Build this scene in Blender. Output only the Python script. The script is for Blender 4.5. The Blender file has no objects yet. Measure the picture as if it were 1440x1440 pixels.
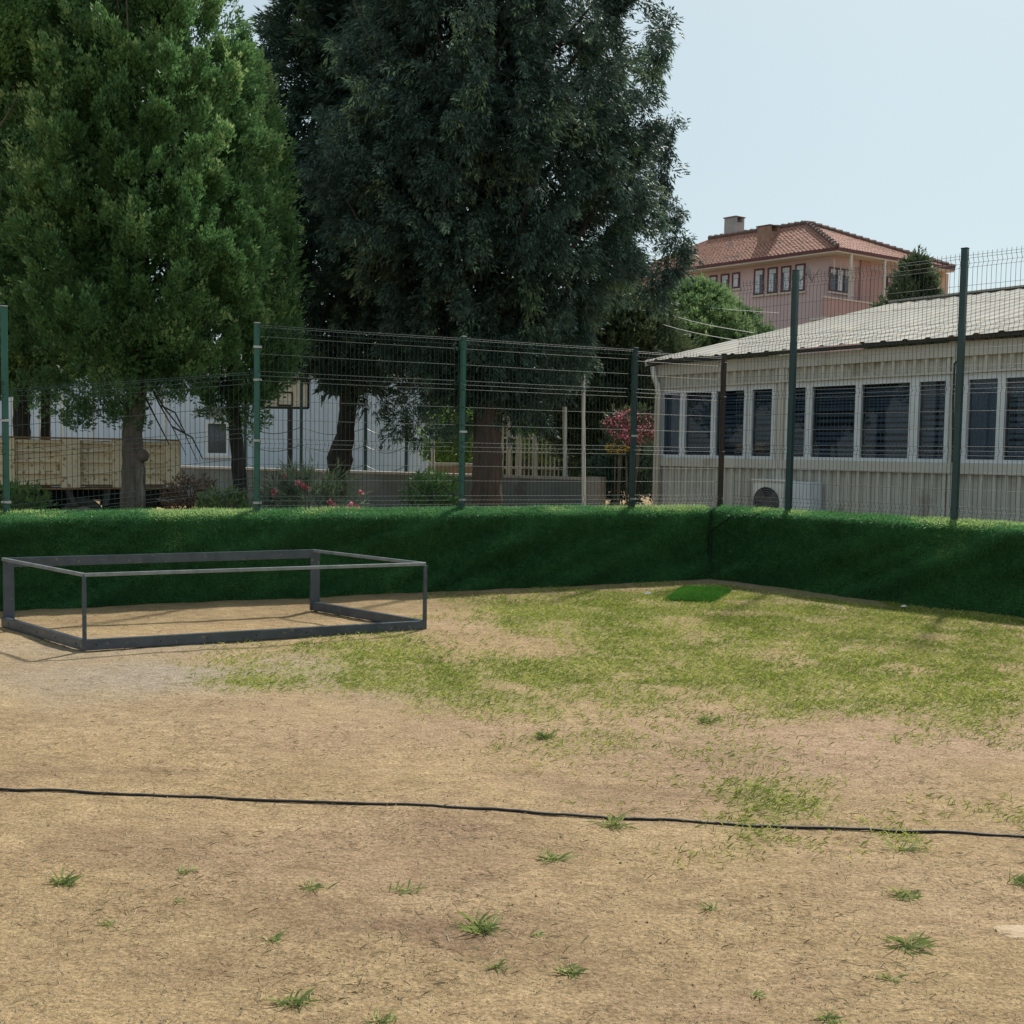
import bpy, math, random
import numpy as np
from mathutils import Vector
R = math.radians
rng = np.random.default_rng(7)
random.seed(7)
scene = bpy.context.scene
COL = scene.collection

# ---------------------------------------------------------------- camera
F, PITCH, ROLL, H = 1440.0, 0.058, -0.016, 1.613
fw = np.array([0, math.cos(PITCH), -math.sin(PITCH)])
up0 = np.array([0, math.sin(PITCH), math.cos(PITCH)])
rt0 = np.array([1.0, 0, 0])
RT = math.cos(ROLL) * rt0 - math.sin(ROLL) * up0
UP = math.cos(ROLL) * up0 + math.sin(ROLL) * rt0
EYE = np.array([0, 0, H])
cam_d = bpy.data.cameras.new("camera")
cam = bpy.data.objects.new("camera", cam_d); COL.objects.link(cam)
from mathutils import Matrix
m = Matrix([[RT[i], UP[i], -fw[i], EYE[i]] for i in range(3)] + [[0, 0, 0, 1]])
cam.matrix_world = m
cam_d.sensor_width = 36; cam_d.lens = 36 * F / 1440
cam_d.clip_end = 3000; cam_d.clip_start = 0.05
scene.camera = cam

# ---------------------------------------------------------------- sky, sun, exposure
SUN_DIR = np.array([0.47, 0.88, 1.22]); SUN_DIR = SUN_DIR / np.linalg.norm(SUN_DIR)
elev = math.asin(SUN_DIR[2]); az = math.atan2(SUN_DIR[0], SUN_DIR[1])
world = bpy.data.worlds.new("World"); scene.world = world; world.use_nodes = True
wn = world.node_tree.nodes; wl = world.node_tree.links
bg = wn["Background"]
sky = wn.new("ShaderNodeTexSky"); sky.sky_type = 'NISHITA'; sky.sun_disc = False
sky.sun_elevation = elev; sky.sun_rotation = az
sky.altitude = 0; sky.air_density = 1.0; sky.dust_density = 1.6; sky.ozone_density = 2.0
tint = wn.new("ShaderNodeMix"); tint.data_type = 'RGBA'; tint.blend_type = 'MULTIPLY'; tint.inputs[0].default_value = 1
tint.inputs[7].default_value = (.96, 1.0, 0.89, 1); wl.new(sky.outputs[0], tint.inputs[6]); 
veil = wn.new("ShaderNodeMix"); veil.data_type = 'RGBA'; veil.inputs[0].default_value = 0.7      # even pale haze over the whole sky
wl.new(tint.outputs[2], veil.inputs[6]); veil.inputs[7].default_value = (4.8, 5.7, 6.0, 1); wl.new(veil.outputs[2], bg.inputs[0]); bg.inputs[1].default_value = 0.10
sun_d = bpy.data.lights.new("sun", 'SUN'); sun_d.energy = 4.6; sun_d.angle = R(3.2); sun_d.color = (1, 0.94, 0.85)
sun = bpy.data.objects.new("sun", sun_d); COL.objects.link(sun)
sun.rotation_euler = Vector(SUN_DIR).to_track_quat('Z', 'Y').to_euler()
scene.view_settings.view_transform = 'Standard'; scene.view_settings.look = 'None'
scene.view_settings.gamma = 1; scene.view_settings.use_curve_mapping = False
scene.view_settings.exposure = 0.4
scene.render.engine = 'CYCLES'
scene.cycles.use_denoising = True
scene.cycles.max_bounces = 6; scene.cycles.diffuse_bounces = 3; scene.cycles.glossy_bounces = 3
scene.cycles.transparent_max_bounces = 8; scene.cycles.caustics_reflective = False

# ---------------------------------------------------------------- placing helpers
def ray(px, py):
    return fw + RT * ((px - 720) / F) + UP * ((720 - py) / F)
def G(px, py, z=0.0):
    d = ray(px, py); t = (z - H) / d[2]; return EYE + d * t
def W(px, py, y):
    d = ray(px, py); return EYE + d * (y / d[1])
def onp(px, py, P0, u):
    """point of the vertical plane through P0 along u under a pixel: (distance along u, height)"""
    d = ray(px, py); a = np.array([[d[0], -u[0]], [d[1], -u[1]]])
    s, t = np.linalg.solve(a, np.array([P0[0] - EYE[0], P0[1] - EYE[1]]))
    return t, EYE[2] + s * d[2]
def unit(v):
    v = np.asarray(v, float); return v / np.linalg.norm(v)

# ---------------------------------------------------------------- materials
def nt(name):
    m = bpy.data.materials.new(name); m.use_nodes = True
    return m, m.node_tree.nodes, m.node_tree.links, m.node_tree.nodes["Principled BSDF"]
def mat(name, c, c2=None, scale=6, rough=0.7, bump=0.0, bscale=40, metal=0.0, spec=0.4, detail=4, contrast=(0.35, 0.65), streak=None, dirt=None):
    m, n, l, b = nt(name)
    b.inputs["Roughness"].default_value = rough; b.inputs["Metallic"].default_value = metal
    b.inputs["Specular IOR Level"].default_value = spec
    tc = n.new("ShaderNodeTexCoord"); src = tc.outputs["Object"]
    if streak:
        mp = n.new("ShaderNodeMapping"); mp.inputs["Scale"].default_value = streak
        l.new(src, mp.inputs[0]); src = mp.outputs[0]
    if c2 is None: c2 = [x * 0.8 for x in c]
    nz = n.new("ShaderNodeTexNoise"); nz.inputs["Scale"].default_value = scale; nz.inputs["Detail"].default_value = detail
    nz.inputs["Roughness"].default_value = 0.65
    l.new(src, nz.inputs["Vector"])
    r = n.new("ShaderNodeValToRGB"); r.color_ramp.elements[0].position = contrast[0]; r.color_ramp.elements[1].position = contrast[1]
    r.color_ramp.elements[0].color = (*c2, 1); r.color_ramp.elements[1].color = (*c, 1)
    l.new(nz.outputs[0], r.inputs[0]); out = r.outputs[0]
    if dirt:
        n2 = n.new("ShaderNodeTexNoise"); n2.inputs["Scale"].default_value = dirt[1]; n2.inputs["Detail"].default_value = 6
        l.new(src, n2.inputs["Vector"])
        r2 = n.new("ShaderNodeValToRGB"); r2.color_ramp.elements[0].position = dirt[2]; r2.color_ramp.elements[1].position = dirt[2] + 0.07
        l.new(n2.outputs[0], r2.inputs[0])
        mx = n.new("ShaderNodeMix"); mx.data_type = 'RGBA'
        l.new(r2.outputs[0], mx.inputs[0]); l.new(out, mx.inputs[6]); mx.inputs[7].default_value = (*dirt[0], 1); out = mx.outputs[2]
    l.new(out, b.inputs["Base Color"])
    if bump:
        n3 = n.new("ShaderNodeTexNoise"); n3.inputs["Scale"].default_value = bscale; n3.inputs["Detail"].default_value = 5
        l.new(src, n3.inputs["Vector"])
        bp = n.new("ShaderNodeBump"); bp.inputs["Strength"].default_value = bump; bp.inputs["Distance"].default_value = 0.02
        l.new(n3.outputs[0], bp.inputs["Height"]); l.new(bp.outputs[0], b.inputs["Normal"])
    return m
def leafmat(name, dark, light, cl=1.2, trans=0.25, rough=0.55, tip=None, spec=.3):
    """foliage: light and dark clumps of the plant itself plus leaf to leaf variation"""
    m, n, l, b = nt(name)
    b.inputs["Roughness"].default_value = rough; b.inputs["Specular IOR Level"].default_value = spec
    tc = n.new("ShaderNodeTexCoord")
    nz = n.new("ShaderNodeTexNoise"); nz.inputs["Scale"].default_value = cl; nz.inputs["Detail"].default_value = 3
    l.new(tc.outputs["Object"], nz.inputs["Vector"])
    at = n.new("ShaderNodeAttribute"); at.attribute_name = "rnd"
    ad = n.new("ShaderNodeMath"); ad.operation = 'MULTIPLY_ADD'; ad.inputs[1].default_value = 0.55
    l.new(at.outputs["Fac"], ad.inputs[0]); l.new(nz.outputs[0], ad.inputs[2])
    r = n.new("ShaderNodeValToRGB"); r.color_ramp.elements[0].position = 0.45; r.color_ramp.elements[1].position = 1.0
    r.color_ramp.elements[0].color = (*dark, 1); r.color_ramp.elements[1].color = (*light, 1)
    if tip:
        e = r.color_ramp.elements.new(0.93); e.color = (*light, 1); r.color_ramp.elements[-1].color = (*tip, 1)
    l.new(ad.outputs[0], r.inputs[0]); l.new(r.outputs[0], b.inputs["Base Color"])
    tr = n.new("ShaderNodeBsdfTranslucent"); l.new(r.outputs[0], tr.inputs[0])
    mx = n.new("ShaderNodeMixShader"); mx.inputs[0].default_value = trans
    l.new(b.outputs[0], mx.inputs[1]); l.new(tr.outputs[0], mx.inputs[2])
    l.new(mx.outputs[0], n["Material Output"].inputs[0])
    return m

# ---------------------------------------------------------------- mesh helpers
class MB:
    def __init__(s): s.v = []; s.f = []
    def add(s, vs, fs):
        o = len(s.v); s.v += [tuple(map(float, p)) for p in vs]; s.f += [tuple(i + o for i in f) for f in fs]; return s
    def hexa(s, p):   # 8 points: bottom 4 (ccw), top 4
        return s.add(p, [(3, 2, 1, 0), (4, 5, 6, 7), (0, 1, 5, 4), (1, 2, 6, 5), (2, 3, 7, 6), (3, 0, 4, 7)])
    def box(s, a, b):
        (x0, y0, z0), (x1, y1, z1) = a, b
        return s.hexa([(x0, y0, z0), (x1, y0, z0), (x1, y1, z0), (x0, y1, z0), (x0, y0, z1), (x1, y0, z1), (x1, y1, z1), (x0, y1, z1)])
    def obox(s, P, u, v, a0, a1, b0, b1, z0, z1):
        """box in a frame: P + u*a + v*b, heights z0..z1"""
        P = np.asarray(P, float); u = np.array([u[0], u[1], 0.]); v = np.array([v[0], v[1], 0.])
        q = [P + u * a + v * b for a, b in ((a0, b0), (a1, b0), (a1, b1), (a0, b1))]
        if u[0] * v[1] - u[1] * v[0] < 0: q = q[::-1]
        return s.hexa([(*x[:2], P[2] + z0) for x in q] + [(*x[:2], P[2] + z1) for x in q])
    def bar(s, a, b, w, h, upv=(0, 0, 1)):
        a = np.asarray(a, float); b = np.asarray(b, float); d = unit(b - a)
        x = np.cross(d, upv); x = unit(x) if np.linalg.norm(x) > 1e-6 else np.array([1., 0, 0])
        y = np.cross(x, d)
        q = lambda p: [p - x * w / 2 - y * h / 2, p + x * w / 2 - y * h / 2, p + x * w / 2 + y * h / 2, p - x * w / 2 + y * h / 2]
        return s.add(q(a) + q(b), [(0, 1, 2, 3), (7, 6, 5, 4), (0, 4, 5, 1), (1, 5, 6, 2), (2, 6, 7, 3), (3, 7, 4, 0)])
    def tube(s, pts, rad, n=8, cap=True):
        pts = [np.asarray(p, float) for p in pts]
        if not hasattr(rad, '__len__'): rad = [rad] * len(pts)
        rings = []; o = len(s.v)
        ref = np.array([0.13, 0.21, 0.97])
        for i, p in enumerate(pts):
            d = unit(pts[min(i + 1, len(pts) - 1)] - pts[max(i - 1, 0)])
            rf = ref if abs(d @ ref) < 0.93 else np.array([1., 0.1, 0])
            x = unit(np.cross(d, rf)); y = np.cross(d, x)
            for k in range(n):
                a = 2 * math.pi * k / n; s.v.append(tuple(p + (x * math.cos(a) + y * math.sin(a)) * rad[i]))
        for i in range(len(pts) - 1):
            for k in range(n):
                k2 = (k + 1) % n
                s.f.append((o + i * n + k, o + i * n + k2, o + (i + 1) * n + k2, o + (i + 1) * n + k))
        if cap:
            s.f.append(tuple(o + k for k in range(n))[::-1]); s.f.append(tuple(o + (len(pts) - 1) * n + k for k in range(n)))
        return s
    def cyl(s, c, axis, r, h, n=24):
        c = np.asarray(c, float); a = unit(axis) * h / 2; return s.tube([c - a, c + a], r, n)
    def build(s, name, m, parent=None, smooth=False, bevel=0):
        me = bpy.data.meshes.new(name); me.from_pydata(s.v, [], s.f); me.update()
        if smooth: me.polygons.foreach_set("use_smooth", [True] * len(me.polygons))
        return link(name, me, m, parent, bevel)
def link(name, me, m, parent=None, bevel=0):
    if m is not None and not me.materials: me.materials.append(m)
    o = bpy.data.objects.new(name, me); COL.objects.link(o)
    if parent is not None:
        o.parent = parent
        o.matrix_parent_inverse = parent_inv(parent)
    if bevel:
        b = o.modifiers.new("bevel", 'BEVEL'); b.width = bevel; b.segments = 2; b.limit_method = 'ANGLE'
    return o
def world_of(o):
    M = o.matrix_basis.copy()
    if o.parent: M = world_of(o.parent) @ o.matrix_parent_inverse @ M
    return M
def parent_inv(p): return world_of(p).inverted()
def tag(o, label=None, cat=None, group=None, kind=None):
    if label: o["label"] = label
    if cat: o["category"] = cat
    if group: o["group"] = group
    if kind: o["kind"] = kind
    return o
def thing(name, label, cat, loc=(0, 0, 0), group=None):
    o = bpy.data.objects.new(name, None); o.empty_display_size = 0.1; COL.objects.link(o); o.location = [float(x) for x in loc]
    return tag(o, label, cat, group)
def quads(name, V, m, parent=None, rnd=None, tri=False):
    """V: (n,4,3) or (n,3,3) world positions -> one mesh"""
    n, k = V.shape[:2]
    me = bpy.data.meshes.new(name)
    me.vertices.add(n * k); me.vertices.foreach_set("co", V.reshape(-1).astype(np.float32))
    me.loops.add(n * k); me.loops.foreach_set("vertex_index", np.arange(n * k, dtype=np.int32))
    me.polygons.add(n); me.polygons.foreach_set("loop_start", np.arange(0, n * k, k, dtype=np.int32))
    try: me.polygons.foreach_set("loop_total", np.full(n, k, dtype=np.int32))
    except Exception: pass
    me.update(calc_edges=True)
    if rnd is None: rnd = rng.random(n)
    a = me.attributes.new("rnd", 'FLOAT', 'FACE'); a.data.foreach_set("value", rnd.astype(np.float32))
    return link(name, me, m, parent)

# smooth value noise in numpy
_T = rng.random((64, 64, 64)).astype(np.float32)
def vnoise(P, s):
    P = np.asarray(P, float) * s + 1000.3
    i = np.floor(P).astype(int); f = P - i; f = f * f * (3 - 2 * f); r = 0
    for dx in (0, 1):
        for dy in (0, 1):
            for dz in (0, 1):
                w = (f[..., 0] if dx else 1 - f[..., 0]) * (f[..., 1] if dy else 1 - f[..., 1]) * (f[..., 2] if dz else 1 - f[..., 2])
                r = r + w * _T[(i[..., 0] + dx) % 64, (i[..., 1] + dy) % 64, (i[..., 2] + dz) % 64]
    return r
def fbm(P, s, o=3):
    return sum(vnoise(P, s * 2 ** k) * 0.5 ** (k + 1) for k in range(o)) / (1 - 0.5 ** o)
def rdir(n):
    v = rng.normal(size=(n, 3)); return v / np.linalg.norm(v, axis=1, keepdims=True)
def nrm(v): return v / (np.linalg.norm(v, axis=1, keepdims=True) + 1e-9)

def leaf_quads(C, D, L, w, cup=0.0):
    """rhombic leaves from base C along D, length L, half width w"""
    n = len(C); X = nrm(np.cross(D, rdir(n)))
    L = np.broadcast_to(np.asarray(L, float).reshape(-1, 1), (n, 1)); w = np.broadcast_to(np.asarray(w, float).reshape(-1, 1), (n, 1))
    V = np.empty((n, 4, 3)); V[:, 0] = C; V[:, 1] = C + D * L * 0.5 + X * w; V[:, 2] = C + D * L; V[:, 3] = C + D * L * 0.5 - X * w
    return V

# ================================================================= GROUND
CORN = np.array([2.61, 13.406, 0]); HW = 0.948
aL, aR = 0.43, -0.80
uL = np.array([math.cos(aL), math.sin(aL), 0]); uR = np.array([math.cos(aR), math.sin(aR), 0])
nL = np.array([uL[1], -uL[0], 0])          # left wall, towards the yard
nR = np.array([uR[1], -uR[0], 0])          # right wall, towards the yard

def inpoly(x, y, poly):
    c = np.zeros(x.shape, bool); n = len(poly)
    for i in range(n):
        x0, y0 = poly[i][:2]; x1, y1 = poly[(i + 1) % n][:2]
        hit = ((y0 > y) != (y1 > y)) & (x < (x1 - x0) * (y - y0) / (y1 - y0 + 1e-12) + x0)
        c ^= hit
    return c
gpoly = lambda pts: [G(a, b) for a, b in pts]
GRASS = gpoly([(300, 925), (450, 903), (600, 893), (650, 886), (625, 846), (700, 838), (900, 830), (1040, 818), (1200, 834), (1330, 848), (1460, 870),
               (1700, 930), (1800, 1040), (1440, 1022), (1270, 1008), (1180, 994), (1060, 985), (980, 985), (930, 964), (830, 962), (835, 986), (740, 1000), (640, 990), (560, 985), (470, 960), (350, 936)])
LUSH = gpoly([(370, 935), (470, 912), (640, 916), (780, 925), (960, 935), (1060, 980), (960, 985), (900, 960), (740, 985), (560, 980), (440, 958)])
BARE = gpoly([(590, 872), (700, 880), (790, 895), (800, 915), (700, 922), (600, 905), (585, 885)])
blobs = [(1090, 1118, .34, .55, .5), (1075, 1185, .32, .25, .3), (850, 1150, .22, .1, .35), (960, 1050, .6, .45, .22), (900, 1000, .7, .45, .35), (1270, 1178, .12, .16, .4), (840, 1070, .4, .35, .2), (1120, 1130, .2, .12, .5),
         (1400, 1150, .4, .2, .2), (1340, 1000, .8, .25, .6), (1200, 985, .4, .12, .5)]
def grass_density(x, y):
    P = np.stack([x, y, x * 0], -1)
    jx = x + (fbm(P, 1.7, 3) - .5) * 1.1; jy = y + (fbm(P + 50, 1.7, 3) - .5) * 1.3
    soft = lambda poly, w: sum(inpoly(jx + w * math.cos(k * 2.4) * (.3 + k * .14), jy + w * math.sin(k * 2.4) * (.3 + k * .14), poly) for k in range(8)) / 8.0
    g = soft(GRASS, .55) * .70
    lu = soft(LUSH, .35); g = np.maximum(g, lu * (.2 + .8 * lu))
    ba = soft(BARE, .4); g = g * (1 - ba * .95)
    for (px, py, sx, sy, a) in blobs:
        c = G(px, py); q = ((jx - c[0]) / sx) ** 2 + ((jy - c[1]) / sy) ** 2
        g = np.maximum(g, a * np.exp(-q ** 1.5))
    patch = fbm(P + 9, 2.3, 3)
    return np.clip(g * (0.35 + 1.35 * np.clip((patch - .3) / .35, 0, 1)), 0, 1)
def height(x, y):
    P = np.stack([x, y, x * 0 + 3], -1)
    near = np.clip((22 - y) / 6, 0, 1)
    return ((fbm(P, .6, 3) - .5) * .05 + (fbm(P, 5, 3) - .5) * .016 + (fbm(P + 7, 18, 2) - .5) * .007) * near

def axis(a, b, st, far, k=1.35):
    c = list(np.arange(a, b + 1e-6, st)); s = st; x = b
    while x < far: s *= k; x += s; c.append(x)
    s = st; x = a
    while x > -far: s *= k; x -= s; c.insert(0, x)
    return np.array(c)
gx = axis(-5.6, 6.6, .045, 900); gy = axis(1.6, 14.2, .045, 900)
XX, YY = np.meshgrid(gx, gy); ZZ = height(XX, YY)
nv = XX.size; me = bpy.data.meshes.new("ground")
me.vertices.add(nv); me.vertices.foreach_set("co", np.stack([XX, YY, ZZ], -1).reshape(-1).astype(np.float32))
nx, ny = len(gx), len(gy); ii = np.arange(nv).reshape(ny, nx)
Q = np.stack([ii[:-1, :-1], ii[:-1, 1:], ii[1:, 1:], ii[1:, :-1]], -1).reshape(-1, 4)
me.loops.add(Q.size); me.loops.foreach_set("vertex_index", Q.reshape(-1).astype(np.int32))
me.polygons.add(len(Q)); me.polygons.foreach_set("loop_start", np.arange(0, Q.size, 4, dtype=np.int32))
me.update(calc_edges=True); me.polygons.foreach_set("use_smooth", np.ones(len(Q), bool))
def setattr_(me, name, val):
    a = me.attributes.new(name, 'FLOAT', 'POINT'); a.data.foreach_set("value", val.reshape(-1).astype(np.float32))
inn = (np.abs(XX) < 12) & (YY > 0) & (YY < 16)
setattr_(me, "grass", np.where(inn, grass_density(XX, YY), 0))
def spots(lst):
    r = np.zeros(XX.shape)
    P = np.stack([XX, YY, XX * 0], -1); jx = XX + (fbm(P + 3, 1.5, 3) - .5) * 1.2; jy = YY + (fbm(P + 30, 1.5, 3) - .5) * 1.2
    for px, py, sx, sy, a in lst:
        c = G(px, py); r = np.maximum(r, a * np.exp(-(((jx - c[0]) / sx) ** 2 + ((jy - c[1]) / sy) ** 2)))
    return r
setattr_(me, "grey", spots([(240, 950, 1.6, .65, 1), (60, 915, 1.2, .5, .7), (350, 965, 1., .35, .7), (1150, 835, 1.6, .3, .9), (1250, 850, 1.0, .3, .7), (1030, 820, .6, .3, .9)]))  # spots beside the right wall put its grey shadow into the dirt colour
setattr_(me, "pink", spots([(1200, 1040, 2.2, .8, 1), (700, 1030, 2.0, .6, .6), (500, 1200, .9, .5, .5), (1000, 1100, 1.0, .5, .5), (650, 880, .8, .5, .7), (950, 1380, .5, .2, .4), (1400, 1250, .8, .4, .4)]))
setattr_(me, "damp_shade", spots([(500, 1275, .35, .12, 1), (250, 1200, .6, .2, .6), (120, 1090, .8, .12, .6), (900, 1100, .8, .15, .5), (600, 1190, .5, .15, .6), (1000, 1050, .9, .25, .4), (700, 1320, .3, .1, .5), (200, 1350, .4, .15, .35), (800, 836, 2.6, .14, .8), (300, 850, 2.2, .2, .5), (1150, 828, 1.2, .2, .8), (1300, 850, 1., .2, .8)]))  # wall-foot spots carry the walls' shadow in the colour; the others moist dirt
ground_m, n, l, b = nt("dirt ground")
b.inputs["Roughness"].default_value = 0.95; b.inputs["Specular IOR Level"].default_value = 0.15
tc = n.new("ShaderNodeTexCoord")
def noise_n(s, d=5, r=.6, v=(1, 1, 1)):
    mp = n.new("ShaderNodeMapping"); mp.inputs["Scale"].default_value = v; l.new(tc.outputs["Object"], mp.inputs[0])
    z = n.new("ShaderNodeTexNoise"); z.inputs["Scale"].default_value = s; z.inputs["Detail"].default_value = d; z.inputs["Roughness"].default_value = r
    l.new(mp.outputs[0], z.inputs["Vector"]); return z.outputs[0]
def ramp_n(x, p0, p1, c0, c1):
    r = n.new("ShaderNodeValToRGB"); e = r.color_ramp.elements; e[0].position = p0; e[1].position = p1; e[0].color = (*c0, 1); e[1].color = (*c1, 1)
    l.new(x, r.inputs[0]); return r.outputs[0]
def mix_n(f, a, c, mode='MIX'):
    x = n.new("ShaderNodeMix"); x.data_type = 'RGBA'; x.blend_type = mode
    if isinstance(f, float): x.inputs[0].default_value = f
    else: l.new(f, x.inputs[0])
    for s, i in ((a, 6), (c, 7)):
        if isinstance(s, tuple): x.inputs[i].default_value = (*s, 1)
        else: l.new(s, x.inputs[i])
    return x.outputs[2]
def mul_n(a, c):
    x = n.new("ShaderNodeMath"); x.operation = 'MULTIPLY'; l.new(a, x.inputs[0])
    if isinstance(c, float): x.inputs[1].default_value = c
    else: l.new(c, x.inputs[1])
    return x.outputs[0]
def attr_n(s):
    a = n.new("ShaderNodeAttribute"); a.attribute_name = s; return a.outputs["Fac"]
base = ramp_n(noise_n(1.3, 8, .68), .34, .64, (.30, .218, .122), (.405, .302, .170))
base = mix_n(mul_n(attr_n("pink"), .8), base, (.40, .285, .20))
base = mix_n(mul_n(attr_n("grey"), .85), base, (.33, .29, .235))
base = mix_n(mul_n(attr_n("damp_shade"), .7), base, (.19, .125, .085))
str_ = ramp_n(noise_n(9, 6, .72, (.8, 1.25, 1)), .36, .64, (.80, .77, .75), (1.1, 1.1, 1.1))
base = mix_n(1.0, base, str_, 'MULTIPLY')
fine = ramp_n(noise_n(70, 4, .75), .34, .64, (.52, .50, .48), (1.18, 1.18, 1.18))
base = mix_n(1.0, base, fine, 'MULTIPLY')
sq = ramp_n(noise_n(26, 6, .7), .47, .5, (0, 0, 0), (1, 1, 1))
sq2 = ramp_n(noise_n(26, 6, .7), .5, .53, (1, 1, 1), (0, 0, 0))
base = mix_n(mul_n(mul_n(sq, sq2), .35), base, (.20, .13, .075))
thatch = ramp_n(noise_n(30, 5, .7), .4, .6, (.17, .155, .065), (.30, .26, .12))
gf = n.new("ShaderNodeMapRange"); gf.inputs[1].default_value = .1; gf.inputs[2].default_value = .7; gf.inputs[4].default_value = .8; l.new(attr_n("grass"), gf.inputs[0])
base = mix_n(gf.outputs[0], base, thatch)
l.new(base, b.inputs["Base Color"])
bp = n.new("ShaderNodeBump"); bp.inputs["Strength"].default_value = 1.0; bp.inputs["Distance"].default_value = .012; l.new(noise_n(45, 6, .75), bp.inputs["Height"])
bp2 = n.new("ShaderNodeBump"); bp2.inputs["Strength"].default_value = .8; bp2.inputs["Distance"].default_value = .035; l.new(noise_n(8, 5, .7, (.8, 1.2, 1)), bp2.inputs["Height"]); l.new(bp.outputs[0], bp2.inputs["Normal"])
l.new(bp2.outputs[0], b.inputs["Normal"])
tag(link("ground", me, ground_m), kind="structure")

# grass blades
def blades(C, L, w, lean, flat=0.35):
    n = len(C); a = rng.random(n) * 2 * math.pi
    D = np.stack([np.cos(a) * lean, np.sin(a) * lean, np.full(n, 1.0)], 1); D = nrm(D)
    X = nrm(np.cross(D, np.stack([np.cos(a + 1.57 + rng.normal(size=n) * .5), np.sin(a + 1.57), np.zeros(n)], 1)))
    X = nrm(np.stack([-np.sin(a), np.cos(a), rng.normal(size=n) * .3], 1))
    L = L[:, None]; w = w[:, None]
    V = np.empty((n, 4, 3)); V[:, 0] = C - X * w; V[:, 1] = C + X * w
    V[:, 2] = C + D * L * .6 + X * w * .8
    tipd = D * L; tipd[:, 2] *= .75; tipd[:, :2] *= 1.25
    V[:, 3] = C + tipd
    return V
grass_m = leafmat("field grass", (.15, .19, .035), (.34, .40, .08), cl=1.5, trans=.4, rough=.6, tip=(.50, .47, .17))
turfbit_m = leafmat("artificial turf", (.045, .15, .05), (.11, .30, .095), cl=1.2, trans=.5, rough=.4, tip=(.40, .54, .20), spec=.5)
N = 900000
x = rng.uniform(-5.5, 8, N); y = rng.uniform(3.0, 13.8, N)
side = ((x - CORN[0]) * nL[0] + (y - CORN[1]) * nL[1] > .12) & ((x - CORN[0]) * nR[0] + (y - CORN[1]) * nR[1] > .13 + .45 * ((x > 2.2) & (x < 4.2)) * (.5 + fbm(np.stack([x, y, x * 0], -1), 3, 2)))
d = grass_density(x, y); clump = fbm(np.stack([x, y, x * 0 + 5], -1), 7, 3)
vis = np.abs(x) < y * .55 + .4
keep = (rng.random(N) < d * np.clip((clump - .18) / .3, 0.15, 1) * .95) & side & vis
x, y = x[keep], y[keep]; n_ = len(x)
C = np.stack([x, y, height(x, y) - .003], 1)
V = blades(C, rng.uniform(.018, .055, n_), rng.uniform(.0012, .0024, n_), rng.uniform(.3, 2.6, n_))
quads("grass", V, grass_m)["kind"] = "stuff"
print("grass blades", n_)
# dry straw and low weeds on the bare dirt
N = 26000
y = 2.2 + 9 * rng.random(N) ** 1.4; x = rng.uniform(-.56, .56, N) * y
cl = fbm(np.stack([x, y, x * 0 + 8], -1), 2.5, 3)
k = rng.random(N) < np.clip((cl - .42) * 5, .04, 1); x, y = x[k], y[k]; n_ = len(x)
C = np.stack([x, y, height(x, y) + .001], 1)
straw_m = leafmat("dry straw", (.13, .095, .05), (.27, .21, .11), cl=2, trans=.1, tip=(.20, .20, .08))
V = blades(C, rng.uniform(.012, .045, n_), rng.uniform(.0007, .0018, n_), rng.uniform(1.5, 7, n_))
quads("straw", V, straw_m)["kind"] = "stuff"
# pebbles and crumbs of soil
N = 42000
y = 2.2 + 8.5 * rng.random(N) ** 1.3; x = rng.uniform(-.56, .56, N) * y; s = rng.uniform(.001, .0036, N) * (1 + 1.2 * (rng.random(N) < .02))
ang = rng.random(N) * 6.28; C = np.stack([x, y, height(x, y)], 1)
pv = np.zeros((N, 4, 3, 3)); ca, sa = np.cos(ang), np.sin(ang)
tip = C + np.stack([s * .2 * ca, s * .2 * sa, s * 1.1], 1)
for j in range(4):
    for kk in range(2):
        aa = ang + (j + kk) * math.pi / 2
        pv[:, j, kk] = C + np.stack([np.cos(aa) * s * (1.3 if (j + kk) % 2 else .9), np.sin(aa) * s, -s * .3], 1)
    pv[:, j, 2] = tip
peb_m = leafmat("pebbles", (.10, .075, .05), (.42, .34, .24), cl=1, trans=0, rough=.9)
quads("gravel", pv.reshape(-1, 3, 3), peb_m, rnd=np.repeat(rng.random(N), 4))["kind"] = "stuff"

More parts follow.
